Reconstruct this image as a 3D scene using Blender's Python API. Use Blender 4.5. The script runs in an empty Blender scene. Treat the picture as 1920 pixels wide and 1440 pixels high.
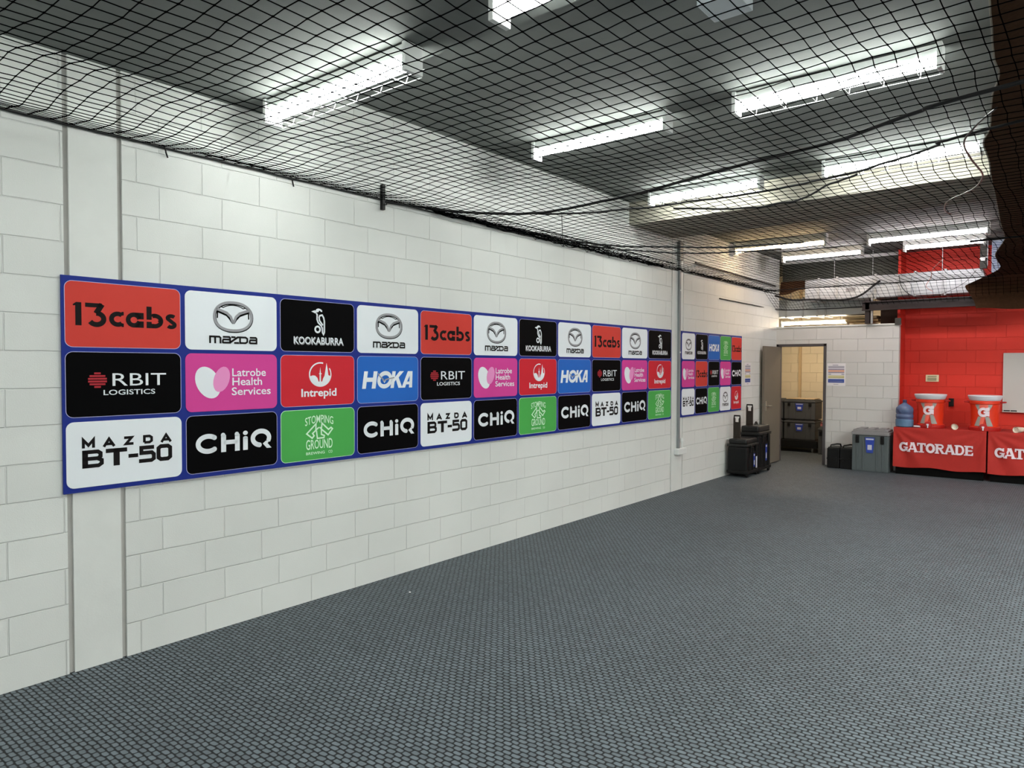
import bpy, bmesh, math, random
from mathutils import Vector, Matrix
random.seed(7)
S = bpy.context.scene
C = S.collection
PI = math.pi

# ------------------------------------------------------------------ camera, world, exposure
F_PX, YAW, PITCH, ROLL = 1325.98, 0.6791, 0.0258, 0.0025
fw = Vector((-math.sin(YAW)*math.cos(PITCH), math.cos(YAW)*math.cos(PITCH), -math.sin(PITCH)))
r0 = Vector((math.cos(YAW), math.sin(YAW), 0)); u0 = r0.cross(fw)
rt = r0*math.cos(ROLL)+u0*math.sin(ROLL); up = -r0*math.sin(ROLL)+u0*math.cos(ROLL)
cd = bpy.data.cameras.new('camera'); cam = bpy.data.objects.new('camera', cd); C.objects.link(cam)
cd.sensor_width = 36; cd.lens = F_PX*36/1920; cd.clip_start = .05; cd.clip_end = 100
M = Matrix((rt, up, -fw)).transposed().to_4x4(); M.translation = Vector((4.3538, 0, 1.719))
cam.matrix_world = M; S.camera = cam
w = bpy.data.worlds.new('world'); S.world = w; w.use_nodes = True
w.node_tree.nodes['Background'].inputs[0].default_value = (.6, .62, .65, 1)
w.node_tree.nodes['Background'].inputs[1].default_value = .02
S.view_settings.view_transform = 'Standard'; S.view_settings.look = 'None'
S.view_settings.exposure = 1.62; S.view_settings.gamma = 1; S.view_settings.use_curve_mapping = False
S.cycles.use_denoising = True
S.cycles.max_bounces = 8; S.cycles.diffuse_bounces = 5
LAMP = 16          # radiance of a lit diffuser, base for all battens; added fill ones at the right are boosted

# ------------------------------------------------------------------ materials
def s2l(c):
    return tuple(((v/255)/12.92 if v/255 <= .04045 else ((v/255+.055)/1.055)**2.4) for v in c)+(1,)
MT = {}
def mat(name, rgb, rough=.6, metal=0, spec=.5, noise=0, nscale=20, bump=0, bscale=200, emit=0, alpha=1, trans=0):
    if name in MT: return MT[name]
    m = bpy.data.materials.new(name); m.use_nodes = True; nt = m.node_tree; N = nt.nodes; L = nt.links
    b = N['Principled BSDF']; col = s2l(rgb)
    b.inputs['Base Color'].default_value = col; b.inputs['Roughness'].default_value = rough
    b.inputs['Metallic'].default_value = metal; b.inputs['Specular IOR Level'].default_value = spec
    if trans: b.inputs['Transmission Weight'].default_value = trans
    tc = N.new('ShaderNodeTexCoord')
    if noise:
        n = N.new('ShaderNodeTexNoise'); n.inputs['Scale'].default_value = nscale; n.inputs['Detail'].default_value = 5
        L.new(tc.outputs['Object'], n.inputs['Vector'])
        mr = N.new('ShaderNodeMapRange'); mr.inputs[1].default_value = .3; mr.inputs[2].default_value = .7
        mr.inputs[3].default_value = 1-noise; mr.inputs[4].default_value = 1+noise
        L.new(n.outputs[0], mr.inputs[0])
        mx = N.new('ShaderNodeVectorMath'); mx.operation = 'SCALE'; mx.inputs[0].default_value = col[:3]
        L.new(mr.outputs[0], mx.inputs['Scale']); L.new(mx.outputs[0], b.inputs['Base Color'])
    if bump:
        n2 = N.new('ShaderNodeTexNoise'); n2.inputs['Scale'].default_value = bscale
        L.new(tc.outputs['Object'], n2.inputs['Vector'])
        bp = N.new('ShaderNodeBump'); bp.inputs['Distance'].default_value = bump; bp.inputs['Strength'].default_value = .6
        L.new(n2.outputs[0], bp.inputs['Height']); L.new(bp.outputs[0], b.inputs['Normal'])
    if emit:
        b.inputs['Emission Color'].default_value = col; b.inputs['Emission Strength'].default_value = emit
    MT[name] = m; return m

def block_mat(name, rgb, axis='y', shift=0, zshift=.01, joint=.965, depth=.006, var=.02, rough=.55):
    """painted concrete blockwork: 400 x 200 blocks, third bond, tooled joints"""
    m = bpy.data.materials.new(name); m.use_nodes = True; nt = m.node_tree; N = nt.nodes; L = nt.links
    b = N['Principled BSDF']; b.inputs['Roughness'].default_value = rough; b.inputs['Specular IOR Level'].default_value = .35
    tc = N.new('ShaderNodeTexCoord'); sp = N.new('ShaderNodeSeparateXYZ'); L.new(tc.outputs['Object'], sp.inputs[0])
    a1 = N.new('ShaderNodeMath'); a1.inputs[1].default_value = 40+shift; L.new(sp.outputs[1 if axis == 'y' else 0], a1.inputs[0])
    a2 = N.new('ShaderNodeMath'); a2.inputs[1].default_value = zshift; L.new(sp.outputs[2], a2.inputs[0])
    # slight waviness of the joints
    nz = N.new('ShaderNodeTexNoise'); nz.inputs['Scale'].default_value = 9; L.new(tc.outputs['Object'], nz.inputs['Vector'])
    wv = N.new('ShaderNodeMath'); wv.operation = 'MULTIPLY_ADD'; wv.inputs[1].default_value = .006; wv.inputs[2].default_value = -.003
    L.new(nz.outputs[0], wv.inputs[0])
    a3 = N.new('ShaderNodeMath'); L.new(a2.outputs[0], a3.inputs[0]); L.new(wv.outputs[0], a3.inputs[1])
    cb = N.new('ShaderNodeCombineXYZ'); L.new(a1.outputs[0], cb.inputs[0]); L.new(a3.outputs[0], cb.inputs[1])
    br = N.new('ShaderNodeTexBrick'); br.offset = .33; br.offset_frequency = 2; br.squash = 1
    br.inputs['Scale'].default_value = 1; br.inputs['Brick Width'].default_value = .4; br.inputs['Row Height'].default_value = .2
    br.inputs['Mortar Size'].default_value = .0045; br.inputs['Mortar Smooth'].default_value = .6; br.inputs['Bias'].default_value = 0
    c = s2l(rgb)
    br.inputs['Color1'].default_value = tuple(v*(1-var) for v in c[:3])+(1,)
    br.inputs['Color2'].default_value = tuple(min(1, v*(1+var)) for v in c[:3])+(1,)
    br.inputs['Mortar'].default_value = tuple(v*joint for v in c[:3])+(1,)
    L.new(cb.outputs[0], br.inputs['Vector'])
    n = N.new('ShaderNodeTexNoise'); n.inputs['Scale'].default_value = 1.1; n.inputs['Detail'].default_value = 6
    L.new(tc.outputs['Object'], n.inputs['Vector'])
    mr = N.new('ShaderNodeMapRange'); mr.inputs[1].default_value = .3; mr.inputs[2].default_value = .7; mr.inputs[3].default_value = .95; mr.inputs[4].default_value = 1.03
    L.new(n.outputs[0], mr.inputs[0])
    mx = N.new('ShaderNodeVectorMath'); mx.operation = 'SCALE'; L.new(br.outputs[0], mx.inputs[0]); L.new(mr.outputs[0], mx.inputs['Scale'])
    L.new(mx.outputs[0], b.inputs['Base Color'])
    n2 = N.new('ShaderNodeTexNoise'); n2.inputs['Scale'].default_value = 160; n2.inputs['Detail'].default_value = 3
    L.new(tc.outputs['Object'], n2.inputs['Vector'])
    inv = N.new('ShaderNodeMath'); inv.operation = 'MULTIPLY_ADD'; inv.inputs[1].default_value = -1; inv.inputs[2].default_value = 1
    L.new(br.outputs['Fac'], inv.inputs[0])
    ad = N.new('ShaderNodeMath'); ad.operation = 'MULTIPLY_ADD'; ad.inputs[1].default_value = .12
    L.new(n2.outputs[0], ad.inputs[0]); L.new(inv.outputs[0], ad.inputs[2])
    bp = N.new('ShaderNodeBump'); bp.inputs['Distance'].default_value = depth; bp.inputs['Strength'].default_value = .9
    L.new(ad.outputs[0], bp.inputs['Height']); L.new(bp.outputs[0], b.inputs['Normal'])
    return m

def mat_floor():
    """woven vinyl matting: oval pads 48 x 29 mm in running bond over dark grooves"""
    m = bpy.data.materials.new('woven_matting'); m.use_nodes = True; nt = m.node_tree; N = nt.nodes; L = nt.links
    b = N['Principled BSDF']; b.inputs['Roughness'].default_value = .62; b.inputs['Specular IOR Level'].default_value = .35
    tc = N.new('ShaderNodeTexCoord'); sp = N.new('ShaderNodeSeparateXYZ'); L.new(tc.outputs['Object'], sp.inputs[0])
    def mth(op, a, b_=None, c=None):
        n = N.new('ShaderNodeMath'); n.operation = op
        for i, v in enumerate((a, b_, c)):
            if v is None: continue
            if isinstance(v, (int, float)): n.inputs[i].default_value = v
            else: L.new(v, n.inputs[i])
        return n.outputs[0]
    nz = N.new('ShaderNodeTexNoise'); nz.inputs['Scale'].default_value = 14; nz.inputs['Detail'].default_value = 1
    L.new(tc.outputs['Object'], nz.inputs['Vector'])
    wob = mth('MULTIPLY_ADD', nz.outputs[0], .016, -.008)
    X = mth('ADD', sp.outputs[0], wob); Y = mth('ADD', sp.outputs[1], mth('MULTIPLY', wob, .7))
    ry = mth('DIVIDE', mth('ADD', Y, 20), .029); row = mth('FLOOR', ry)
    v = mth('MULTIPLY_ADD', mth('FRACT', ry), 2, -1)
    par = mth('MULTIPLY', mth('MODULO', row, 2), .5)
    rx = mth('ADD', mth('DIVIDE', mth('ADD', X, 20), .048), par)
    u = mth('MULTIPLY_ADD', mth('FRACT', rx), 2, -1)
    e = mth('ADD', mth('POWER', mth('ABSOLUTE', u), 4.5), mth('POWER', mth('ABSOLUTE', v), 3.0))
    mr = N.new('ShaderNodeMapRange'); mr.interpolation_type = 'SMOOTHSTEP'
    mr.inputs[1].default_value = .22; mr.inputs[2].default_value = .72; mr.inputs[3].default_value = 1; mr.inputs[4].default_value = 0
    L.new(e, mr.inputs[0])
    # per-pad tone
    wn = N.new('ShaderNodeTexWhiteNoise'); cb = N.new('ShaderNodeCombineXYZ')
    L.new(mth('FLOOR', rx), cb.inputs[0]); L.new(row, cb.inputs[1]); L.new(cb.outputs[0], wn.inputs[0])
    tone = mth('MULTIPLY_ADD', wn.outputs[0], .3, .85)
    n1 = N.new('ShaderNodeTexNoise'); n1.inputs['Scale'].default_value = .9; n1.inputs['Detail'].default_value = 5; L.new(tc.outputs['Object'], n1.inputs['Vector'])
    n3 = N.new('ShaderNodeTexNoise'); n3.inputs['Scale'].default_value = 300; L.new(tc.outputs['Object'], n3.inputs['Vector'])
    big = mth('MULTIPLY_ADD', n1.outputs[0], .5, .75)
    gr = mth('MULTIPLY_ADD', n3.outputs[0], .5, .75)
    tone = mth('MULTIPLY', mth('MULTIPLY', tone, big), gr)
    mix = N.new('ShaderNodeMix'); mix.data_type = 'RGBA'
    mix.inputs[6].default_value = s2l((12, 18, 22)); mix.inputs[7].default_value = s2l((93, 102, 108))
    L.new(mr.outputs[0], mix.inputs[0])
    mx = N.new('ShaderNodeVectorMath'); mx.operation = 'SCALE'; L.new(mix.outputs[2], mx.inputs[0]); L.new(tone, mx.inputs['Scale'])
    L.new(mx.outputs[0], b.inputs['Base Color'])
    bp = N.new('ShaderNodeBump'); bp.inputs['Distance'].default_value = .004; bp.inputs['Strength'].default_value = .7
    L.new(mr.outputs[0], bp.inputs['Height']); L.new(bp.outputs[0], b.inputs['Normal'])
    return m

def emission(name, rgb, k):
    m = bpy.data.materials.new(name); m.use_nodes = True; nt = m.node_tree
    b = nt.nodes['Principled BSDF']; b.inputs['Base Color'].default_value = (.8, .8, .8, 1)
    b.inputs['Emission Color'].default_value = s2l(rgb); b.inputs['Emission Strength'].default_value = k
    return m

# ------------------------------------------------------------------ mesh helpers
class MB:
    def __init__(s): s.v = []; s.f = []; s.mi = []; s.m = 0
    def add(s, vs, fs, mi=None):
        o = len(s.v); s.v += [tuple(v) for v in vs]
        for f in fs: s.f.append(tuple(i+o for i in f)); s.mi.append(s.m if mi is None else mi)
        return s
    def box(s, a, b, mi=None, bev=0):
        x0, y0, z0 = a; x1, y1, z1 = b
        if bev <= 0:
            vs = [(x0,y0,z0),(x1,y0,z0),(x1,y1,z0),(x0,y1,z0),(x0,y0,z1),(x1,y0,z1),(x1,y1,z1),(x0,y1,z1)]
            return s.add(vs, [(0,3,2,1),(4,5,6,7),(0,1,5,4),(1,2,6,5),(2,3,7,6),(3,0,4,7)], mi)
        bm = bmesh.new(); bmesh.ops.create_cube(bm, size=1)
        for v in bm.verts: v.co = Vector(((x0+x1)/2+v.co.x*(x1-x0), (y0+y1)/2+v.co.y*(y1-y0), (z0+z1)/2+v.co.z*(z1-z0)))
        bmesh.ops.bevel(bm, geom=bm.edges[:], offset=bev, segments=2, affect='EDGES', profile=.6)
        bm.verts.ensure_lookup_table()
        s.add([v.co[:] for v in bm.verts], [[v.index for v in f.verts] for f in bm.faces], mi); bm.free(); return s
    def tube(s, pts, r, n=8, mi=None, caps=True, closed=False):
        pts = [Vector(p) for p in pts]; k = len(pts); vs = []; fs = []
        rr = r if isinstance(r, (list, tuple)) else [r]*k
        prev = None
        for i, p in enumerate(pts):
            a = pts[(i-1) % k] if closed else pts[max(i-1, 0)]; b = pts[(i+1) % k] if closed else pts[min(i+1, k-1)]
            t = (b-a).normalized()
            ref = prev if prev is not None else (Vector((0,0,1)) if abs(t.z) < .9 else Vector((1,0,0)))
            nx = (ref - t*ref.dot(t)).normalized(); ny = t.cross(nx); prev = nx
            for j in range(n):
                an = 2*PI*j/n; vs.append(p+nx*math.cos(an)*rr[i]+ny*math.sin(an)*rr[i])
        for i in range(k if closed else k-1):
            for j in range(n):
                a = i*n+j; b = i*n+(j+1) % n; c = ((i+1) % k)*n+(j+1) % n; d = ((i+1) % k)*n+j
                fs.append((a, b, c, d))
        if caps and not closed:
            fs.append(tuple(range(n))[::-1]); fs.append(tuple((k-1)*n+j for j in range(n)))
        return s.add(vs, fs, mi)
    def lathe(s, prof, c=(0,0,0), n=32, mi=None, axis='z', cap=True):
        vs = []; fs = []
        for r, h in prof:
            for j in range(n):
                a = 2*PI*j/n
                p = (r*math.cos(a), r*math.sin(a), h) if axis == 'z' else (r*math.cos(a), -h, r*math.sin(a)) if axis == 'y' else (h, r*math.cos(a), r*math.sin(a))
                vs.append((c[0]+p[0], c[1]+p[1], c[2]+p[2]))
        for i in range(len(prof)-1):
            for j in range(n):
                fs.append((i*n+j, i*n+(j+1) % n, (i+1)*n+(j+1) % n, (i+1)*n+j))
        if cap:
            fs.append(tuple(range(n))[::-1]); fs.append(tuple((len(prof)-1)*n+j for j in range(n)))
        return s.add(vs, fs, mi)
    def build(s, name, mats, parent=None, smooth=False, loc=None):
        me = bpy.data.meshes.new(name); me.from_pydata(s.v, [], s.f)
        if not isinstance(mats, (list, tuple)): mats = [mats]
        for m in mats: me.materials.append(m)
        if len(mats) > 1: me.polygons.foreach_set('material_index', s.mi)
        if smooth: me.shade_smooth() if hasattr(me, 'shade_smooth') else me.polygons.foreach_set('use_smooth', [True]*len(me.polygons))
        me.update()
        o = bpy.data.objects.new(name, me); C.objects.link(o)
        if parent: o.parent = parent
        if loc: o.location = loc
        return o
def smooth_angle(o, ang=.6):
    me = o.data; me.polygons.foreach_set('use_smooth', [True]*len(me.polygons))
    try: me.set_sharp_from_angle(angle=ang)
    except Exception: pass
    return o
def tag(o, label, cat, group=None):
    o['label'] = label; o['category'] = cat
    if group: o['group'] = group
    return o
def thing(name, label, cat, loc=(0,0,0), rz=0, group=None):
    o = bpy.data.objects.new(name, None); C.objects.link(o); o.location = loc; o.rotation_euler = (0, 0, rz)
    o.empty_display_size = .1
    return tag(o, label, cat, group)
def struct(o): o['kind'] = 'structure'; return o
def copy_tree(o, parent=None):
    c = o.copy(); C.objects.link(c); c.parent = parent
    for ch in list(o.children): copy_tree(ch, c)
    return c

# 2D artwork: faces in (u, v); several inks per drawing are separate faces with their own slot
class Art:
    def __init__(s): s.p = []          # (list of 2D points faces, ink)
        
    def poly(s, pts, ink=0): s.p.append(([tuple(p) for p in pts], ink)); return s
    def stroke(s, pts, wd, ink=0, closed=False, cap='butt'):
        pts = [Vector(p) for p in pts]; k = len(pts); L = []; R = []
        for i, p in enumerate(pts):
            a = pts[(i-1) % k] if (closed or i > 0) else None; b = pts[(i+1) % k] if (closed or i < k-1) else None
            d1 = (p-a).normalized() if a is not None else (b-p).normalized(); d2 = (b-p).normalized() if b is not None else d1
            n1 = Vector((-d1.y, d1.x)); n2 = Vector((-d2.y, d2.x)); m = n1+n2
            if m.length < 1e-6: m = n1
            m.normalize(); q = wd/2/max(.35, m.dot(n1))
            L.append(p+m*q); R.append(p-m*q)
        for i in range(k if closed else k-1):
            j = (i+1) % k; s.p.append(([tuple(L[i]), tuple(R[i]), tuple(R[j]), tuple(L[j])], ink))
        if cap == 'round' and not closed:
            for e in (pts[0], pts[-1]): s.disc(e, wd/2, ink)
        return s
    def disc(s, c, r, ink=0, ry=None, rot=0, n=20):
        ry = ry or r; pts = []
        for i in range(n):
            a = 2*PI*i/n; x, y = r*math.cos(a), ry*math.sin(a)
            pts.append((c[0]+x*math.cos(rot)-y*math.sin(rot), c[1]+x*math.sin(rot)+y*math.cos(rot)))
        return s.poly(pts, ink)
    def text(s, txt, cx, cy, wd, ht, ink=0, bold=0, shear=0):
        """built-in typeface fitted to a box (cx,cy centre, wd x ht)"""
        cu = bpy.data.curves.new('t', 'FONT'); cu.body = txt; cu.offset = bold; cu.resolution_u = 3; cu.fill_mode = 'FRONT' if hasattr(cu, 'fill_mode') else cu.fill_mode
        ob = bpy.data.objects.new('t', cu); C.objects.link(ob)
        dg = bpy.context.evaluated_depsgraph_get(); dg.update(); me = ob.evaluated_get(dg).to_mesh()
        vs = [v.co.copy() for v in me.vertices]; fs = [list(p.vertices) for p in me.polygons]
        ob.evaluated_get(dg).to_mesh_clear(); bpy.data.objects.remove(ob); bpy.data.curves.remove(cu)
        x0 = min(v.x for v in vs); x1 = max(v.x for v in vs); y0 = min(v.y for v in vs); y1 = max(v.y for v in vs)
        for f in fs:
            q = []
            for i in f:
                x = (vs[i].x-x0)/(x1-x0)-.5; y = (vs[i].y-y0)/(y1-y0)-.5
                q.append((cx+x*(wd-abs(shear)*ht)+shear*y*ht, cy+y*ht))
            s.p.append((q, ink))
        return s
    def warp(s, fn): s.p = [([fn(*q) for q in pts], i) for pts, i in s.p]; return s
    def mesh(s, name, mats, to3d, sel=None):
        mb = MB()
        for pts, ink in s.p:
            if sel is not None and ink not in sel: continue
            mb.add([to3d(*q) for q in pts], [tuple(range(len(pts)))], ink if len(mats) > 1 else 0)
        me = bpy.data.meshes.new(name); me.from_pydata(mb.v, [], mb.f)
        for m in mats: me.materials.append(m)
        if len(mats) > 1: me.polygons.foreach_set('material_index', mb.mi)
        return me
def arc(cx, cy, r, a0, a1, n=14, ry=None):
    ry = ry or r
    return [(cx+r*math.cos(math.radians(a0+(a1-a0)*i/n)), cy+ry*math.sin(math.radians(a0+(a1-a0)*i/n))) for i in range(n+1)]

# ------------------------------------------------------------------ shared materials
WHITE = (212, 214, 211)
m_wall_l = block_mat('white_blockwork_left', WHITE, 'y', 0)
m_wall_f = block_mat('white_blockwork_far', (198, 198, 196), 'x', .1)
m_wall_red = block_mat('red_blockwork', (205, 47, 33), 'x', .2, joint=.95)
m_wall_cream = block_mat('cream_blockwork', (226, 214, 186), 'x', .0)
m_paint = mat('white_paint', WHITE, .5, noise=.03, nscale=6, bump=.0006, bscale=90)
m_sealant = mat('grey_sealant', (176, 174, 170), .7, noise=.06, nscale=8)
m_ceil = mat('ceiling_concrete', (106, 110, 107), .8, noise=.10, nscale=3.5, bump=.002, bscale=30)
m_beam = mat('beam_concrete', (150, 146, 134), .8, noise=.08, nscale=4, bump=.002, bscale=30)
m_floor = mat_floor()
m_dark = mat('dark_paint', (58, 58, 54), .7, noise=.1, nscale=6)
m_black = mat('black_plastic', (9, 9, 10), .5, spec=.3, bump=.0004, bscale=300)
m_net = mat('black_net_cord', (5, 5, 6), .95, spec=0)
m_rope = mat('black_rope', (18, 17, 18), .8, bump=.001, bscale=250)
m_white_metal = mat('white_enamel', (215, 218, 216), .4)
m_galv = mat('galvanised_steel', (165, 168, 170), .38, metal=.7, noise=.1, nscale=12)
m_foil = mat('foil_duct', (168, 172, 176), .42, metal=.45, noise=.08, nscale=5, bump=.004, bscale=9)
m_steel = mat('dark_steel', (34, 24, 25), .55, noise=.12, nscale=14)

# ------------------------------------------------------------------ room shell
b = MB(); b.box((-1.6, -4.2, -.1), (8.7, 16, 0)); struct(b.build('floor', m_floor))
YF = 13.06                       # far partition
b = MB()
b.box((-.2, -4, 0), (0, 1.484, 3.75)); b.box((-.2, 1.79, 0), (0, 8.83, 3.75)); b.box((-.2, 9.20, 0), (0, YF+.12, 3.75))
struct(b.build('wall_left', m_wall_l))
b = MB(); b.box((-.2, 1.484, 0), (-.014, 1.79, 3.75)); b.box((-.2, 8.83, 0), (-.014, 9.20, 3.75)); struct(b.build('trim_1', m_sealant))
b = MB(); b.box((-.026, 1.512, 0), (0.0, 1.763, 3.75)); struct(b.build('trim_2', m_paint))
b = MB(); b.box((-.026, 8.85, 0), (0.002, 9.18, 3.75)); struct(b.build('trim_3', m_paint))
# white partition with the doorway
DX0, DX1, DZ = .01, .865, 2.12
PT = 2.41
b = MB(); b.box((-1.5, YF, 0), (DX0, YF+.12, PT)); b.box((DX1, YF, 0), (1.99, YF+.12, PT)); b.box((DX0, YF, DZ), (DX1, YF+.12, PT))
struct(b.build('wall_far', m_wall_f))
b = MB(); b.box((-1.5, YF-.012, PT), (2.0, YF+.135, PT+.025), bev=.004); struct(b.build('trim_4', m_paint))
b = MB(); b.box((1.98, 13.62, 0), (8.7, 13.8, 3.75)); struct(b.build('wall_red', m_wall_red))
b = MB(); b.box((1.94, YF+.12, 0), (1.98, 13.62, 3.66)); struct(b.build('wall_return', m_wall_red))
b = MB(); b.box((-1.5, 15.6, 0), (1.93, 15.75, 3.75)); b.box((-1.6, YF, 0), (-1.5, 15.75, 3.75)); struct(b.build('wall_storeroom', m_wall_cream))
b = MB(); b.box((-.36, 15.55, 0), (-.31, 15.6, 3.6)); struct(b.build('trim_5', mat('cream_paint', (205, 180, 140), .6)))
b = MB(); b.box((8.5, -4, 0), (8.7, 13.8, 3.75)); struct(b.build('wall_right', block_mat('white_blockwork_right', WHITE, 'y', 0)))
b = MB(); b.box((-.2, -4.2, 0), (8.7, -4, 3.75)); struct(b.build('wall_near', block_mat('white_blockwork_near', WHITE, 'x', 0)))
b = MB()
b.box((-.2, -4.2, 3.415), (8.7, 2.78, 3.9)); b.box((-.2, 2.78, 3.715), (8.7, 7.67, 3.9)); b.box((-1.6, 8.83, 3.66), (8.7, 15.8, 3.9))
struct(b.build('ceiling', m_ceil))
b = MB(); b.box((-.2, 7.67, 3.445), (8.7, 8.83, 3.9)); struct(b.build('ceiling_beam', m_beam))
b = MB(); b.box((-.02, 13.42, 3.27), (1.93, 13.6, 3.60)); struct(b.build('lintel', mat('lintel_paint', (72, 74, 68), .8, noise=.1, nscale=4)))
b = MB(); b.box((-.02, 13.40, 3.605), (1.93, 13.6, 3.655)); struct(b.build('trim_6', m_white_metal))

# ------------------------------------------------------------------ batten lights
m_lit = emission('lit_diffuser_cool', (246, 250, 245), LAMP)
m_lit_warm = emission('lit_diffuser_warm', (255, 216, 164), LAMP*.7)
m_lit_fill = emission('lit_diffuser_fill', (246, 250, 245), LAMP*4.4)  # boosted emission for the added, unseen fill battens at the right
m_lit_store = emission('lit_diffuser_store', (255, 232, 200), LAMP*1.5)
m_lit_neutral = emission('lit_diffuser_neutral', (252, 240, 240), LAMP*.8)
def batten(x0, x1, y, zc, label, guard=True, lit=None, name='batten_light', hw=.055, dz=.04):
    lit = lit or m_lit
    top = 3.411 if zc < 3.4 else 3.711 if y < 8 else 3.656
    if name == 'batten_light': dz = top-zc-.006
    t = thing(name, label, 'light', (x0, y, zc), 0, 'batten lights under the ceiling'); Ln = x1-x0
    # housing (spine), end caps, diffuser
    b = MB(); b.box((.0, -.05, .008), (Ln, .05, dz-.002), bev=.003); b.build('housing', m_white_metal, t)
    for q in (0, Ln):
        s = -1 if q == 0 else 1
        b = MB(); b.box((q+(-.03 if s < 0 else .001), -hw-.008, -.078), (q+(.0-.001 if s < 0 else .03), hw+.008, dz+.004), bev=.004); b.build('end_cap', m_white_metal, t)
    b = MB(); k = 10; prof = [(hw*math.cos(PI*i/k), -.004-.040*math.sin(PI*i/k)**.6) for i in range(k+1)]
    vs = [(xx, p[0], p[1]) for xx in (.002, Ln-.002) for p in prof]; fs = [(i, i+1, k+2+i, k+1+i) for i in range(k)]
    fs += [tuple(range(k+1)), tuple(range(2*k+1, k, -1)), (0, k+1, 2*k+1, k)]
    b.add(vs, fs); b.build('diffuser', lit, t)
    if guard:
        b = MB()
        for yy, zz in ((hw+.028, -.03), (-hw-.028, -.03), (hw+.01, -.080), (-hw-.01, -.080)):
            b.tube([(-.02, yy, zz), (Ln+.02, yy, zz)], .0022, 5)
        for i in range(6):
            xx = Ln*(i+.5)/6
            b.tube([(xx, hw+.028, -.03), (xx, hw+.01, -.080), (xx, -hw-.01, -.080), (xx, -hw-.028, -.03)], .0022, 5)
        b.build('wire_guard', m_white_metal, t)
    return t
batten(.29, 1.56, 2.60, 3.335, 'batten light with a wire guard nearest the left wall, over the grey downstand')
batten(2.29, 3.55, 2.48, 3.335, 'batten light cut off by the top edge of the photo', guard=False)
batten(.53, 1.78, 5.10, 3.63, 'short bare batten light in the middle of the dark ceiling', guard=False)
batten(2.36, 3.62, 5.10, 3.63, 'batten light with a wire guard at the upper right, the largest over the net')
batten(.49, 1.71, 7.34, 3.63, 'batten light just before the pale beam, nearer the left wall')
batten(2.38, 3.63, 7.30, 3.63, 'batten light just before the pale beam, beside the brown shade cloth')
batten(.09, 1.40, 10.9, 3.54, 'warm batten light beyond the beam beside the left wall', guard=False, lit=m_lit_warm, dz=.04)
batten(.37, 1.57, 12.3, 3.56, 'batten light beyond the beam next to the white ceiling trim', guard=False, lit=m_lit_neutral, dz=.04)
batten(1.90, 3.33, 11.35, 3.56, 'long batten light beyond the beam at the right', guard=False, lit=m_lit_neutral, dz=.04)
batten(2.20, 3.20, 12.3, 3.56, 'batten light directly above the red upper wall', guard=False, lit=m_lit_neutral, dz=.04)
for x0, y, lb in ((.4, .1, 'added fill batten on the low ceiling above the photographer'), (2.4, .1, 'second added fill batten on the low ceiling above the photographer'),
                  (4.5, -.6, 'added fill batten behind the photographer at the right'), (1.6, -2.4, 'added fill batten at the back of the room'), (6.2, 2.0, 'added fill batten over the right side of the room'), (5.9, -2.4, 'added fill batten in the back right corner'),
                  (5.5, 4.2, 'added fill batten beyond the brown cloth, nearest the low ceiling'), (5.5, 6.6, 'added fill batten beyond the brown cloth, before the beam'), (5.5, 9.6, 'added fill batten beyond the brown cloth, after the beam'),
                  (7.0, 4.2, 'added fill batten by the right wall, nearest the low ceiling'), (7.0, 6.6, 'added fill batten by the right wall, before the beam'), (7.0, 9.6, 'added fill batten by the right wall, after the beam')):
    batten(x0, x0+1.25, y, 3.335 if y < 2.78 else 3.63 if y < 7.6 else 3.575, lb, guard=False, lit=m_lit_fill if x0 > 4 and y > 1 else m_lit)  # unseen battens added as fill to even out the light on the left wall
# storeroom lamp, hung on two rods
t = batten(-.20, .96, 14.0, 2.56, 'warm batten light over the storeroom wall top', guard=False, lit=m_lit_store, name='storeroom_light', dz=.035)
t['group'] = ''; del t['group']
for q in (.15, 1.05):
    b = MB(); b.tube([(q, 0, .03), (q, 0, 1.1)], .006, 6); b.build('hanging_rod', m_galv, t)

b = MB(); b.box((2.70, 3.62, 3.655), (2.92, 3.86, 3.714), bev=.006); tag(b.build('ceiling_box', mat('box_pale_grey', (170, 178, 182), .5)), 'pale grey square box on the ceiling at the top edge of the photo', 'box')
# ------------------------------------------------------------------ sponsor boards
ink = dict(red=mat('print_orange_red', (200, 56, 46), .55, spec=.25), white=mat('print_white', (226, 231, 236), .55, spec=.25), black=mat('print_black', (1, 1, 2), .7, spec=.06),
           pink=mat('print_pink', (206, 62, 146), .55, spec=.25), lpink=mat('print_light_pink', (228, 142, 196), .55, spec=.25), green=mat('print_green', (70, 164, 76), .55, spec=.25), crim=mat('print_crimson', (200, 28, 44), .55, spec=.25),
           sky=mat('print_blue', (24, 98, 188), .55, spec=.25), navy=mat('print_navy', (10, 36, 128), .55, spec=.25), dred=mat('print_dark_red', (168, 36, 48), .55, spec=.25), silver=mat('print_silver', (150, 150, 155), .55, spec=.25),
           lgreen=mat('print_pale_green', (205, 238, 208), .55, spec=.25), char=mat('print_charcoal', (14, 9, 10), .6, spec=.15), edge=mat('print_lilac_edge', (176, 176, 214), .55, spec=.25))
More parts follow.
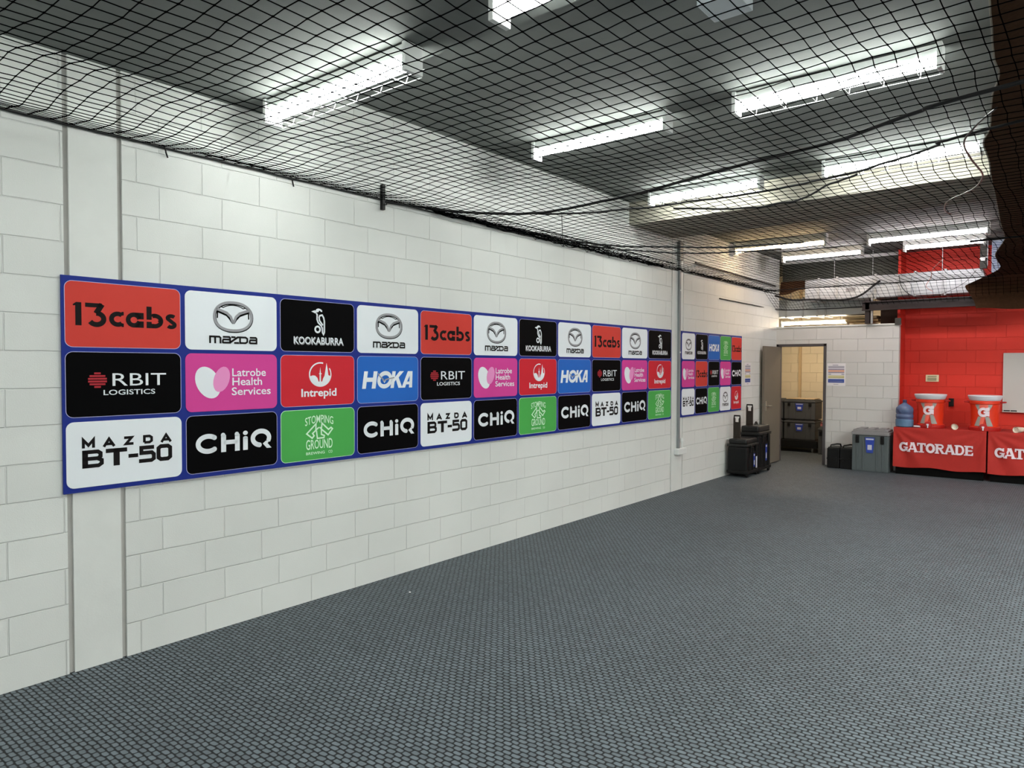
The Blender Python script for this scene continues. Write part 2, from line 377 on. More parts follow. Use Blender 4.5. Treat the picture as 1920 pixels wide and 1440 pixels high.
def art_cabs():
    a = Art(); w = .03; b0 = -.062; xh = .026
    a.poly([(-.266, b0), (-.235, b0), (-.235, .066), (-.262, .066), (-.279, .052), (-.276, .046), (-.266, .048)])
    a.stroke([(-.216, .054), (-.128, .054)], .024); a.stroke([(-.128, .062), (-.160, .008)], .03)
    a.stroke(arc(-.158, -.022, .038, 92, -150, 16, .032), .028)
    a.stroke(arc(-.045, -.018, .034, 50, 310, 16, .031), .026)
    a.poly([(-.024, .026), (-.012, .026), (-.012, .006), (-.026, .003)]); a.poly([(-.024, -.062), (-.012, -.062), (-.012, -.042), (-.026, -.039)])
    # a with the arrow gap
    a.stroke(arc(.044, -.018, .032, 12, 348, 20, .031), .026)
    a.poly([(.044, .026), (.10, .026), (.10, -.012), (.074, -.012), (.060, .004)]); a.poly([(.044, -.062), (.10, -.062), (.10, -.024), (.074, -.024), (.060, -.040)])
    # b
    a.poly([(.116, .066), (.146, .066), (.146, -.012), (.116, -.012)]); a.poly([(.116, -.024), (.146, -.024), (.146, -.034), (.160, -.040), (.160, -.062), (.116, -.062)])
    a.stroke(arc(.164, -.018, .037, 112, -112, 18, .031), .026)
    a.poly([(.146, .020), (.17, .026), (.17, .002), (.146, .008)]); a.poly([(.180, -.018), (.205, .004), (.205, -.040)])
    pts = arc(.262, .004, .022, 30, 235, 10, .013)+arc(.262, -.037, .022, 60, -150, 12, .014)
    a.stroke(pts, .023)
    return a
def art_mazda():
    a = Art(); cx, cy, rx, ry = 0, .036, .130, .091
    oval = []
    for i in range(48):
        an = 2*PI*i/48; c, s_ = math.cos(an), math.sin(an)
        oval.append((cx+rx*math.copysign(abs(c)**.86, c), cy+ry*math.copysign(abs(s_)**.92, s_)))
    a.stroke([(x+.002, y-.004) for x, y in oval], .022, 2, closed=True); a.stroke(oval, .017, 1, closed=True)
    wl = [(-.118, .082), (-.085, .072), (-.045, .058), (-.018, .034), (0, -.010)]
    wr = [(-x, y) for x, y in wl][::-1]
    sh = [(-.112, .066), (-.082, .056), (-.045, .042), (-.020, .016), (-.006, -.006)]
    a.stroke(sh, .012, 2); a.stroke([(-x, y) for x, y in sh], .012, 2)
    a.stroke([(-.108, .066), (-.110, .022)], .009, 2); a.stroke([(.108, .066), (.110, .022)], .009, 2)
    a.stroke([(-.092, .098)]+arc(0, .036, .104, 140, 40, 12, .074)[1:-1]+[(.092, .098)], .006, 2)
    a.stroke(wl, .017, 1); a.stroke(wr, .017, 1)
    # lettering m a z d a, ink 0
    y0, y1 = -.141, -.092; w = .012; m_ = (y0+y1)/2
    x = -.166
    a.stroke([(x+w/2, y0), (x+w/2, y1-w/2)], w); a.stroke([(x, y1-w/2), (x+.068, y1-w/2), (x+.076, y1-.013), (x+.076, y0)], w); a.stroke([(x+.040, y0), (x+.040, y1-w/2)], w)
    def aa(x):
        a.stroke([(x+.004, y1-w/2), (x+.048, y1-w/2), (x+.054, y1-.012), (x+.054, y0)], w)
        a.stroke([(x+.054, m_+.002), (x+.008, m_+.002), (x+.004, m_-.006), (x+.004, y0+.008), (x+.009, y0+w/2), (x+.054, y0+w/2)], w)
    aa(-.078); 
    a.stroke([(-.016, y1-w/2), (.014, y1-w/2)], w); a.stroke([(-.026, y0+w/2), (.030, y1-w/2)], w*1.1); a.stroke([(.004, y0+w/2), (.038, y0+w/2)], w)
    x = .046; a.stroke([(x, y0), (x, y1-w/2)], w); a.stroke([(.028, y1-w/2), (x+.040, y1-w/2), (x+.052, y1-.014), (x+.052, y0+.014), (x+.040, y0+w/2), (x, y0+w/2)], w)
    aa(.112)
    return a
def art_bird():
    a = Art(); sx, sy = .64/1805, .365/1275
    P = lambda pts: [((x-907)*sx, (705-y)*sy) for x, y in pts]
    a.poly(P([(720, 330), (800, 296), (826, 300), (845, 262), (890, 244), (945, 255), (985, 290), (985, 325), (955, 325), (930, 295), (905, 300), (900, 330), (850, 345), (820, 375)]))
    a.stroke(P([(840, 370), (862, 400), (858, 520), (885, 600), (960, 680), (985, 740), (990, 850), (1015, 895), (1035, 850), (1038, 560), (1020, 470), (985, 405), (925, 425), (908, 470), (920, 550), (1000, 665)]), 34*sx)
    a.stroke(P([(1038, 560), (1036, 840)]), 38*sx)
    a.stroke([((872-907)*sx+math.cos(t)*.021, (705-775)*sy+math.sin(t)*.021) for t in [2*PI*i/20 for i in range(20)]], .0135, closed=True)
    a.text('KOOKABURRA', .006, -.108, .43, .055, 1, bold=.035)
    a.text('KOOKABURRA', .002, -.102, .43, .052, 0, bold=.012)
    a.p = a.p[:]  # shadow ink lies under the bright one
    return a
def art_orbit():
    a = Art()
    import math as _m
    cx, cy, r = -.157, .024, .050
    for i in range(6):
        y = -.0385+i*.0154; h = .0105; w0 = _m.sqrt(max(0, 1-(y/ .041)**2))*r if abs(y) < .041 else .02
        a.poly([(cx-w0, cy+y-h/2), (cx+w0, cy+y-h/2), (cx+w0, cy+y+h/2), (cx-w0, cy+y+h/2)], 1)
    a.text('RBIT', .075, .026, .305, .072, 0, bold=.0)
    a.text('LOGISTICS', .018, -.047, .288, .030, 0, bold=.012)
    return a
def art_latrobe():
    a = Art(); sx, sy = .64/565, .365/365
    a.disc(((1063-1137)*sx, (717-698)*sy), .053, 1, .085, -.35); a.disc(((982-1137)*sx, (717-718)*sy), .076, 0, .108, .5, 32)
    a.text('Latrobe', .112, .063, .245, .052, 0, bold=.012); a.text('Health', .098, .003, .215, .052, 0, bold=.012); a.text('Services', .128, -.061, .285, .052, 0, bold=.012)
    return a
def art_intrepid():
    a = Art(); cx, cy, r = .010, .044, .093
    a.stroke(arc(cx, cy, r, 75, 290, 26, .085), .010); a.stroke(arc(cx, cy, r, -70, 32, 14, .085), .009)
    a.poly([(cx-.088, cy-.012), (cx-.065, cy-.006), (cx-.045, cy-.008), (cx-.026, cy-.024), (cx-.016, cy-.052), (cx-.008, cy-.052), (cx-.007, cy+.002), (cx-.014, cy+.004), (cx-.006, cy+.012), (cx-.001, cy+.052), (cx+.004, cy+.012),
            (cx+.014, cy+.004), (cx+.005, cy+.002), (cx+.006, cy-.052), (cx+.015, cy-.052), (cx+.024, cy-.028), (cx+.036, cy-.010), (cx+.044, cy+.03), (cx+.054, cy+.084), (cx+.064, cy+.04), (cx+.070, cy-.005), (cx+.088, cy-.012)]+arc(cx, cy, r, -10, -170, 20, .086))
    a.text('Intrepid', 0, -.096, .305, .075, 0, bold=.022)
    return a
def art_hoka():
    a = Art(); s_ = .17
    def P(pts): return [(x+(y+.004)*s_, y) for x, y in pts]
    t, b0 = .066, -.072; w = .040
    a.poly(P([(-.262, b0), (-.222, b0), (-.222, -.018), (-.160, -.018), (-.160, b0), (-.118, b0), (-.118, t), (-.160, t), (-.160, .016), (-.222, .016), (-.222, t), (-.262, t)]))
    a.stroke(P(arc(-.026, -.003, .066, 0, 360, 30, .054)), .034)
    a.poly(P([(.048, b0), (.086, b0), (.086, -.02), (.100, -.006), (.140, b0), (.186, b0), (.128, .014), (.180, t), (.130, t), (.086, .018), (.086, t), (.048, t)]))
    a.poly(P([(.176, b0), (.218, b0), (.226, -.045), (.262, -.045), (.264, b0), (.302, b0), (.284, t), (.228, t)]))
    a.poly(P([(.232, -.022), (.260, -.022), (.256, .028)]), 2)
    a.stroke([(-.100, .050), (-.080, .022), (-.052, .006), (-.034, -.014), (-.018, -.002), (.010, .004), (.080, .014)], .010, 1)
    a.poly([(-.062, .010), (-.032, -.030), (-.010, -.004), (-.034, -.006)], 0)
    a.warp(lambda x, y: (x*.93-.020, y*.98)); return a
def art_bt():
    a = Art()
    h = .025; q = .0135
    G = {'M': [[(-.026, -h), (-.026, h-.004), (0, -.010), (.026, h-.004), (.026, -h)]], 'A': [[(-.028, -h), (0, h-.006), (.028, -h)], [(-.018, -.010), (.018, -.010)]],
         'Z': [[(-.026, h-q/2), (.016, h-q/2), (-.016, -h+q/2), (.026, -h+q/2)]], 'D': [[(-.020, -h+q/2), (-.020, h-q/2), (.010, h-q/2), (.022, .010), (.022, -.010), (.010, -h+q/2), (-.020, -h+q/2)]]}
    for i, ch in enumerate('MAZDA'):
        for st in G[ch]: a.stroke([(x-.208+.108*i, y+.060) for x, y in st], q*1.15)
    w = .030
    x = -.240; t, b0 = .022, -.078; m_ = (t+b0)/2
    a.stroke([(x+.014, b0), (x+.014, t)], .030)
    a.stroke([(x, t-.010), (x+.080, t-.010), (x+.094, t-.020), (x+.094, m_+.012), (x+.082, m_+.002), (x, m_+.002)], .022); a.stroke([(x+.08, m_+.001), (x+.100, m_-.010), (x+.100, b0+.022), (x+.084, b0+.011), (x, b0+.011)], .022)
    a.stroke([(x+.122, t-.012), (x+.238, t-.012)], .024); a.stroke([(x+.180, b0), (x+.180, t)], .034)
    a.stroke([(x+.245, m_-.002), (x+.300, m_-.002)], .022)
    a.stroke([(x+.392, t-.011), (x+.318, t-.011), (x+.318, m_+.008), (x+.378, m_+.008), (x+.390, m_-.004), (x+.390, b0+.020), (x+.376, b0+.011), (x+.304, b0+.011)], .023)
    a.stroke([(x+.432, t-.011), (x+.474, t-.011), (x+.488, t-.022), (x+.488, b0+.022), (x+.474, b0+.011), (x+.432, b0+.011), (x+.418, b0+.022), (x+.418, t-.022)], .024, closed=True)
    return a
def art_chiq():
    a = Art()
    a.stroke(arc(-.178, 0, .066, 50, 310, 24, .048), .031, cap='round')
    a.stroke([(-.074, .048), (-.074, -.062)], .034); a.stroke([(.022, .048), (.022, -.062)], .034); a.stroke([(-.074, .0), (.022, .0)], .028); a.disc((-.077, .048), .0155); a.disc((.019, .048), .0155)
    a.stroke([(.080, .020), (.080, -.062)], .034); a.disc((.080, .020), .017, ry=.010); a.disc((.080, .052), .0175, ry=.0145)
    a.stroke(arc(.195, .009, .061, 258, -30, 28, .047), .032)
    a.poly([(.208, -.030), (.244, -.030), (.274, -.063), (.238, -.063)]); a.poly([(.208, -.030), (.244, -.030), (.262, -.010), (.232, -.012)]); a.disc((.184, -.037), .016)
    return a
def art_stomp():
    a = Art()
    tx = Art(); tx.text('STOMPING', 0, 0, .245, .058, 0, bold=.008)
    for pts, i in tx.p: a.p.append(([(x, y+.112-1.3*x*x) for x, y in pts], i))
    sx, sy = .64/1725, .365/1225
    P = lambda pts: [((x-885)*sx, (690-y)*sy) for x, y in pts]
    a.stroke(P([(800, 580), (805, 430), (590, 660), (715, 775), (760, 720), (725, 660), (830, 560), (870, 520)]), .011)
    a.stroke(P([(815, 600), (835, 790), (990, 785), (1000, 735), (930, 700), (930, 560), (885, 520)]), .011)
    a.stroke(P([(930, 560), (945, 425), (1100, 590), (1160, 545), (1195, 580), (1090, 725), (940, 580)]), .011)
    tx = Art(); tx.text('GROUND', 0, 0, .230, .064, 0, bold=.010)
    for pts, i in tx.p: a.p.append(([(x, -.072+y*(1+1.6*abs(x))) for x, y in pts], i))
    a.text('BREWING', -.035, -.135, .160, .020, 0, bold=.012); a.text('CO', .096, -.135, .036, .020, 0, bold=.012)
    return a
KINDS = {  # name: (panel ink, edge, art, inks)
 'cabs': ('red', 'edge', art_cabs, ['char']), 'mazda': ('white', 'white', art_mazda, ['char', 'silver', 'black']),
 'bird': ('black', 'edge', art_bird, ['white', 'silver']), 'orbit': ('black', 'edge', art_orbit, ['white', 'dred']),
 'latrobe': ('pink', 'pink', art_latrobe, ['white', 'lpink']), 'intrepid': ('crim', 'edge', art_intrepid, ['white']),
 'hoka': ('sky', 'edge', art_hoka, ['white', 'silver', 'sky']), 'bt': ('white', 'white', art_bt, ['char']),
 'chiq': ('black', 'edge', art_chiq, ['white']), 'stomp': ('green', 'lgreen', art_stomp, ['lgreen'])}
ARTM = {}
for k, (pi_, ed, fn, inks) in KINDS.items():
    art = fn(); ARTM[k] = []
    order = {'bird': [1, 0], 'mazda': [2, 1, 0], 'hoka': [0, 2, 1]}.get(k, list(range(len(inks))))
    for lev, i in enumerate(order):
        me = art.mesh('lettering', [ink[inks[i]]], lambda u, v: (0, u, v), sel=[i])
        if len(me.polygons): ARTM[k].append((me, lev, k in ('mazda',) and i > 0, i))
def rrect(w, h, r, n=6):
    pts = []
    for cx, cy, a0 in ((w/2-r, h/2-r, 0), (-w/2+r, h/2-r, 90), (-w/2+r, -h/2+r, 180), (w/2-r, -h/2+r, 270)):
        pts += arc(cx, cy, r, a0, a0+90, n)
    return pts
def panel_mesh(w, h, pi_, ed):
    mb = MB(); P = rrect(w, h, .040); Q = rrect(w-.006, h-.006, .037); n = len(P)
    mb.add([(0, u, v) for u, v in P]+[(.0015, u, v) for u, v in P], [(i, (i+1) % n, n+(i+1) % n, n+i) for i in range(n)], 1)
    mb.add([(.0015, u, v) for u, v in P]+[(.0015, u, v) for u, v in Q], [(i, (i+1) % n, n+(i+1) % n, n+i) for i in range(n)], 1)
    mb.add([(.0015, u, v) for u, v in Q], [tuple(range(n))], 0)
    me = bpy.data.meshes.new('sponsor_panel'); me.from_pydata(mb.v, [], mb.f); me.materials.append(ink[pi_]); me.materials.append(ink[ed]); me.polygons.foreach_set('material_index', mb.mi)
    return me
def board(y0, width, z0, height, rows, pw, ph, su, sv, label):
    t = thing('sponsor_board', label, 'sign', (0, y0, z0))
    n = len(rows[0]); b = MB(); b.box((.003, 0, 0), (.016, width, height)); b.build('backing_board', ink['navy'], t)
    pm = {}
    for r, row in enumerate(rows):
        for c, k in enumerate(row):
            if k not in pm: pm[k] = panel_mesh(pw, ph, KINDS[k][0], KINDS[k][1])
            p = bpy.data.objects.new('sponsor_panel', pm[k]); C.objects.link(p); p.parent = t
            p.location = (.0165, width*(c+.5)/n, height-(height-.028)*(r+.5)/3-.014)
            for me, lev, emb, i in ARTM[k]:
                q = bpy.data.objects.new('emblem' if emb else 'lettering', me); C.objects.link(q); q.parent = p
                q.location = (.0022+.0006*lev, 0, 0); q.scale = (1, su, sv)
    return t
R1 = ['cabs', 'mazda', 'bird', 'mazda']*3; R2 = ['orbit', 'latrobe', 'intrepid', 'hoka']*3; R3 = ['bt', 'chiq', 'stomp', 'chiq']*3
board(1.462, 7.345, 1.006, 1.2035, [R1[:11], R2[:11], R3[:11]], .640, .368, 1, 1, 'long navy blue sponsor board with three rows of eleven logo panels on the white wall')
board(9.115, 2.225, 1.006, 1.2035, [['mazda', 'bird', 'hoka', 'stomp', 'cabs'], ['latrobe', 'cabs', 'orbit', 'latrobe', 'chiq'], ['bt', 'chiq', 'stomp', 'mazda', 'intrepid']], .420, .368, .70, .80,
      'shorter sponsor board of five columns between the wall conduit and the black cases')

# ------------------------------------------------------------------ net over the room
from mathutils import noise as mnoise
def netz(x, y):
    z = 3.035-.035*math.sin(min(1, max(0, x/3.5))*PI)+.03*mnoise.noise(Vector((x*.7, y*.6, 3)))*min(1, x*2)
    z -= .050*math.exp(-((x-.38)/.3)**2)*(1-math.exp(-x*12))
    if y > 12.35: z -= (y-12.35)*.42
    # slack fold beside the left wall
    if x < .5 and 4.4 < y < 9.2: z += .045*math.sin(y*26)*math.exp(-x*7)*math.sin((y-4.4)/4.8*PI)
    return z
def netp(i, j, cx, cy):
    x = .004+(i*.05 if i < 12 else .6+(i-12)*cx); y = .25+j*cy
    n1 = mnoise.noise(Vector((x*.9, y*.8, 0))); n2 = mnoise.noise(Vector((x*.9, y*.8, 9)))
    n3 = mnoise.noise(Vector((x*5, y*5, 4))); n4 = mnoise.noise(Vector((x*5, y*5, 7)))
    k = min(1, x*1.5)
    return Vector((x+k*(.07*n1+.014*n3), y+.06*n2*(.3+.7*k)+.016*n4, netz(x, y)+.006*mnoise.noise(Vector((x*6, y*6, 1)))))
def build_net(nx, ny, cx, cy):
    P = [[netp(i, j, cx, cy) for j in range(ny+1)] for i in range(nx+1)]
    V = []; Fc = []
    R = .0026
    offs = [(0, R), (R*.87, -R*.5), (-R*.87, -R*.5)]
    def line(pts, horiz):
        o = len(V)
        for p in pts:
            for a, c in offs:
                V.append((p.x+(0 if horiz else a), p.y+(a if horiz else 0), p.z+c))
        for k in range(len(pts)-1):
            for a in range(3):
                Fc.append((o+k*3+a, o+k*3+(a+1) % 3, o+k*3+3+(a+1) % 3, o+k*3+3+a))
    for i in range(nx+1): line(P[i], False)
    for j in range(ny+1): line([P[i][j] for i in range(nx+1)], True)
    K = .0066
    for i in range(nx+1):
        for j in range(ny+1):
            p = P[i][j]; o = len(V)
            V.extend([(p.x+K, p.y, p.z), (p.x-K, p.y, p.z), (p.x, p.y+K, p.z), (p.x, p.y-K, p.z), (p.x, p.y, p.z+K*.8), (p.x, p.y, p.z-K*.8)])
            Fc.extend([(o, o+2, o+4), (o+2, o+1, o+4), (o+1, o+3, o+4), (o+3, o, o+4), (o+2, o, o+5), (o+1, o+2, o+5), (o+3, o+1, o+5), (o, o+3, o+5)])
    me = bpy.data.meshes.new('ceiling_net'); me.from_pydata(V, [], Fc); me.materials.append(m_net)
    o = bpy.data.objects.new('ceiling_net', me); C.objects.link(o); return o
t = build_net(84, 132, .083, .0965)
tag(t, 'black knotted cricket net stretched flat under the whole ceiling', 'net')

# ropes and cables carrying the net
def wob(pts, n, amp, seed):
    """resample through the points with a smooth curve and small wobble"""
    P = [Vector(p) for p in pts]; out = []
    for s in range(len(P)-1):
        p0 = P[max(s-1, 0)]; p1 = P[s]; p2 = P[s+1]; p3 = P[min(s+2, len(P)-1)]
        for k in range(n):
            t = k/n
            q = .5*((2*p1)+(p2-p0)*t+(2*p0-5*p1+4*p2-p3)*t*t+(3*p1-p0-3*p2+p3)*t**3)
            nn = Vector((mnoise.noise(q*7+Vector((seed, 0, 0))), mnoise.noise(q*7+Vector((0, seed, 0))), mnoise.noise(q*7+Vector((0, 0, seed)))))
            out.append(q+nn*amp)
    out.append(P[-1]); return out
def rope(name, pts, r, label, cat='rope', n=8, amp=.004, seed=1, m=None, group=None):
    b = MB(); b.tube(wob(pts, n, amp, seed), r, 6); o = b.build(name, m or m_rope, smooth=True); tag(o, label, cat, group); return o
rope('edge_rope', [(.012, y, 3.03) for y in (-.5, 1.2, 2, 2.9, 3.74, 4.7, 6.3, 8.88, 11, 12.6, 13.2)], .007, 'black edge rope of the net running along the left wall', n=10, amp=.006)
rope('net_cable', [(.01, 3.75, 3.02), (.13, 4.29, 3.03), (.37, 4.6, 3.02), (.78, 4.86, 3.02), (1.45, 4.81, 3.02), (1.9, 4.72, 3.02), (2.66, 4.53, 3.03), (3.2, 4.41, 3.03), (3.66, 4.17, 3.03), (4.0, 4.05, 3.03), (6.5, 3.5, 3.04)],
     .011, 'thickest black cable crossing the net from the wall bracket to the brown cloth', seed=2)
rope('net_cable', [(.03, 3.78, 3.02), (.2, 4.45, 3.03), (.9, 5.02, 3.02), (1.3, 5.16, 3.02), (1.6, 5.25, 3.02), (2.03, 5.27, 3.02), (2.4, 5.31, 3.02), (2.9, 5.21, 3.02), (3.14, 5.15, 3.02), (3.64, 4.87, 3.02), (3.95, 4.7, 3.03), (6.5, 4.0, 3.03)],
     .008, 'black rope passing just below the batten light in front of the beam', seed=3, amp=.010)
rope('net_cable', [(1.75, 5.3, 3.0), (1.95, 5.42, 2.99), (2.15, 5.55, 2.98), (2.45, 5.6, 2.98), (2.66, 5.55, 2.98), (2.95, 5.3, 3.0), (3.15, 5.17, 3.01)], .008, 'short frayed rope sagging in a loop under the net', seed=4, amp=.012)
rope('net_cable', [(.015, 4.6, 3.03), (.012, 5.3, 3.05), (.1, 6.3, 3.05), (.35, 6.9, 3.05), (.74, 7.28, 3.05), (1.24, 7.68, 3.05), (2.0, 7.9, 3.05)], .009, 'black rope leaving the wall before the conduit, upper of the bunched pair', seed=5, amp=.01)
rope('net_cable', [(.015, 5.0, 3.02), (.05, 6.2, 3.03), (.3, 7.0, 3.03), (.68, 7.6, 3.03), (1.2, 7.95, 3.03), (1.7, 8.1, 3.04)], .008, 'black rope leaving the wall before the conduit, lower of the bunched pair', seed=6, amp=.01)
rope('net_cable', [(.0+.02, 12.35, 3.03), (1.0, 12.35, 3.03), (2.0, 12.35, 3.03), (3.1, 12.35, 3.03), (6.4, 12.35, 3.04)], .008, 'taut black cable across the far end in front of the silver duct', seed=7, amp=.003)
rope('net_cable', [(3.4, 8.85, 3.04), (4.4, 8.85, 3.05), (6.4, 8.85, 3.05)], .010, 'black cable crossing the brown shade cloth below the beam', seed=8, amp=.003)
# bunched slack netting along the wall
b = MB()
for k in range(7):
    pts = [(.03+.03*random.random(), 4.3+q*.42, 3.015+.03*random.random()+.02*math.sin(q+k)) for q in range(11)]
    b.tube(wob(pts, 5, .02, 20+k), .0035, 5)
for k in range(44):
    y = 4.9+k*.085+random.random()*.03; b.tube([(.015, y, 3.02), (.05, y+.015, 3.06), (.11, y-.01, 3.085), (.19, y+.02, 3.05), (.28, y, 3.02)], .0022, 4)
tag(b.build('slack_netting', m_net), 'bunch of slack black netting gathered along the left wall before the conduit', 'net')
for y, lb in ((2.02, 'black cable tie on the net rope left of the nearest batten light'), (2.90, 'black cable tie on the net rope below the nearest batten light')):
    b = MB(); b.tube([(.004, y, 3.045), (.02, y+.01, 3.03), (.022, y+.015, 3.0), (.012, y+.03, 2.975)], .005, 6); tag(b.build('cable_tie', m_black, smooth=True), lb, 'cable tie')
# hook bracket, net ties
b = MB(); b.box((.0, 3.725, 2.95), (.03, 3.755, 3.15), bev=.003); b.tube([(.03, 3.74, 2.99), (.06, 3.74, 2.985), (.06, 3.74, 3.02)], .005, 6)
tag(b.build('net_bracket', m_black), 'small black upright bracket holding the net rope on the left wall', 'bracket')
rope('loose_lead', [(.86, 5.0, 3.01), (.83, 5.05, 2.9), (.84, 5.04, 2.82), (.80, 5.12, 2.76)], .003, 'thin black cord dangling from the net near the wall bend', 'cord', seed=9)
rope('loose_lead', [(3.98, 4.45, 3.06), (3.86, 4.62, 3.02), (3.80, 4.8, 3.0), (3.80, 5.1, 2.98), (3.82, 5.55, 2.97), (3.72, 5.95, 2.97), (3.53, 6.3, 2.98), (3.47, 6.6, 2.97), (3.47, 6.95, 3.0)], .0055, 'grey flexible lead looping down beside the brown cloth', 'cord', seed=10, m=mat('grey_lead', (58, 50, 48), .35))
rope('loose_lead', [(2.72, 12.1, 3.3), (2.55, 12.4, 3.2), (2.5, 12.6, 3.1), (2.42, 12.7, 2.98), (2.5, 12.8, 2.9)], .005, 'pale lead hanging in front of the red upper wall', 'cord', seed=11, m=mat('pale_lead', (170, 120, 110), .5))
rope('loose_lead', [(2.0, 12.9, 3.2), (2.05, 12.9, 3.0), (2.2, 12.92, 2.86), (2.4, 12.93, 2.82)], .005, 'black lead drooping over the silver duct', 'cord', seed=12)
rope('loose_lead', [(3.05, 12.95, 3.2), (2.9, 12.93, 3.02), (2.65, 12.92, 2.88), (2.45, 12.92, 2.84)], .004, 'thin grey lead curving across the right end of the duct', 'cord', seed=13, m=mat('grey_lead', (58, 50, 48), .35))

# ------------------------------------------------------------------ brown shade cloth lying over the net
m_cloth = mat('brown_shade_cloth', (64, 43, 28), .95, spec=.1, noise=.15, nscale=30, bump=.003, bscale=120)
edge = [(4.09, 2.2, 3.12), (4.055, 3.2, 3.12), (4.02, 3.79, 3.11), (4.02, 4.07, 3.10), (3.97, 4.36, 3.10), (3.91, 4.93, 3.10), (3.855, 5.2, 3.09), (3.84, 5.68, 3.10), (3.80, 6.4, 3.10), (3.765, 7.2, 3.10), (3.71, 8.3, 3.10), (3.67, 9.3, 3.10), (3.50, 10.4, 3.10), (3.46, 11.2, 3.10), (3.41, 12.0, 3.08), (3.0, 12.7, 2.98), (2.93, 12.78, 2.94), (2.98, 12.84, 2.84), (3.04, 12.88, 2.72), (3.06, 12.90, 2.62)]
mb = MB(); nxx = 26; W_ = []
ed2 = wob(edge, 3, .0, 30)
for q in ed2:
    x0 = q.x
    for i in range(nxx+1):
        s = (i/nxx)**1.4; x = x0+(5.1-x0)*s
        z = q.z+min(1, s*6)*(.03*math.sin(x*3+q.y*.5)+.02*mnoise.noise(Vector((x*2, q.y*2, 0))))
        W_.append((x, q.y+.03*s*mnoise.noise(Vector((x, q.y, 5))), z))
nn = nxx+1
mb.add(W_+[(x, y, z+.004) for x, y, z in W_], [f for r in range(len(ed2)-1) for i in range(nxx) for f in ((r*nn+i, r*nn+i+1, (r+1)*nn+i+1, (r+1)*nn+i), (len(W_)+r*nn+i, len(W_)+(r+1)*nn+i, len(W_)+(r+1)*nn+i+1, len(W_)+r*nn+i+1))])
o = mb.build('shade_cloth', m_cloth, smooth=True); tag(o, 'dark brown shade cloth lying over the net along the right edge', 'cloth')
rope('cloth_hem', [(x, y, z-.004) for x, y, z in edge[:15]], .004, 'pale hem cord along the left edge of the brown shade cloth', 'cord', m=mat('hem_cord', (128, 120, 108), .8), seed=31, n=4, amp=.003)

# ------------------------------------------------------------------ services at the far end
# silver duct
t = thing('air_duct', 'silver foil covered air duct hanging across the far end', 'duct', (0, 0, 0))
DY0, DY1, DZ0, DZ1 = 13.0, 13.38, 2.86, 3.25
b = MB(); xs = [.55, 1.02, 1.42, 1.80, 2.05, 2.28, 3.17]
b.box((.50, DY0+.01, DZ0+.01), (3.12, DY1-.01, DZ1-.01), bev=.01)
b.add([(3.12, DY0+.01, DZ0+.01), (3.22, DY0+.01, DZ0+.01), (3.12, DY0+.01, DZ1-.01), (3.12, DY1-.01, DZ0+.01), (3.22, DY1-.01, DZ0+.01), (3.12, DY1-.01, DZ1-.01)], [(0, 1, 2), (3, 5, 4), (0, 3, 4, 1), (1, 4, 5, 2)])
b.build('duct_body', m_foil, t)
for x in (.72, 1.02, 1.62, 2.20, 2.62):
    b = MB(); b.box((x, DY0-.012, DZ0-.012), (x+.035, DY1+.012, DZ1+.012)); b.build('flange', m_galv, t)
b = MB(); b.box((1.18, DY0-.004, 3.0), (1.33, DY0+.011, 3.06)); b.build('access_plate', mat('plate_grey', (120, 118, 118), .5), t)
b = MB(); b.box((1.98, DY0-.05, DZ0+.02), (2.17, DY0+.011, DZ1-.05), bev=.01); b.build('damper_box', m_galv, t)
for x in (1.0, 1.6, 2.6):
    b = MB(); b.tube([(x, DY0-.03, DZ0-.02), (x, DY0-.03, 3.66)], .005, 6); b.build('hanging_rod', m_galv, t)
# dark steel beam and post
t = thing('steel_beam', 'dark maroon steel beam below the silver duct', 'beam', (0, 0, 0))
b = MB(); b.box((1.45, 12.93, 2.655), (4.6, 13.0, 2.675)); b.box((1.45, 12.93, 2.79), (4.6, 13.0, 2.81)); b.box((1.45, 12.96, 2.675), (4.6, 12.972, 2.79)); b.build('web', m_steel, t)
b = MB(); b.box((1.49, 12.96, 2.44), (1.56, 13.05, 2.86), bev=.004); b.build('post', m_steel, t)
b = MB(); b.box((1.575, 12.98, 2.44), (1.605, 13.02, 2.95), bev=.003); b.build('strut', m_galv, t)
# hanging frame right of red upper wall
t = thing('steel_upright', 'dark upright frame with a white clamp at the right of the upper red wall', 'frame')
b = MB(); b.box((3.10, 12.9, 3.22), (3.19, 12.98, 3.66), bev=.004); b.build('post', m_dark, t)
b = MB(); b.box((3.11, 12.86, 3.33), (3.17, 12.9, 3.38), bev=.004); b.tube([(3.10, 12.88, 3.36), (3.19, 12.88, 3.38)], .008, 6); b.build('clamp', m_white_metal, t); 
b = MB(); b.tube([(3.2, 12.88, 3.25), (3.2, 12.88, 3.64)], .006, 6); b.build('rod', m_galv, t)
t = thing('louvre_vent', 'pale blue louvred vent beside the brown cloth at the far end', 'vent')
b = MB(); b.box((3.24, 13.0, 3.16), (3.50, 13.3, 3.64)); b.build('casing', mat('pale_blue_metal', (178, 192, 214), .5), t)
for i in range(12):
    b = MB(); b.box((3.255, 12.985, 3.22+i*.034), (3.43, 13.0, 3.232+i*.034)); b.build('louvre', mat('louvre_deep_blue', (120, 136, 168), .5), t)  # slats in a deeper blue than the casing
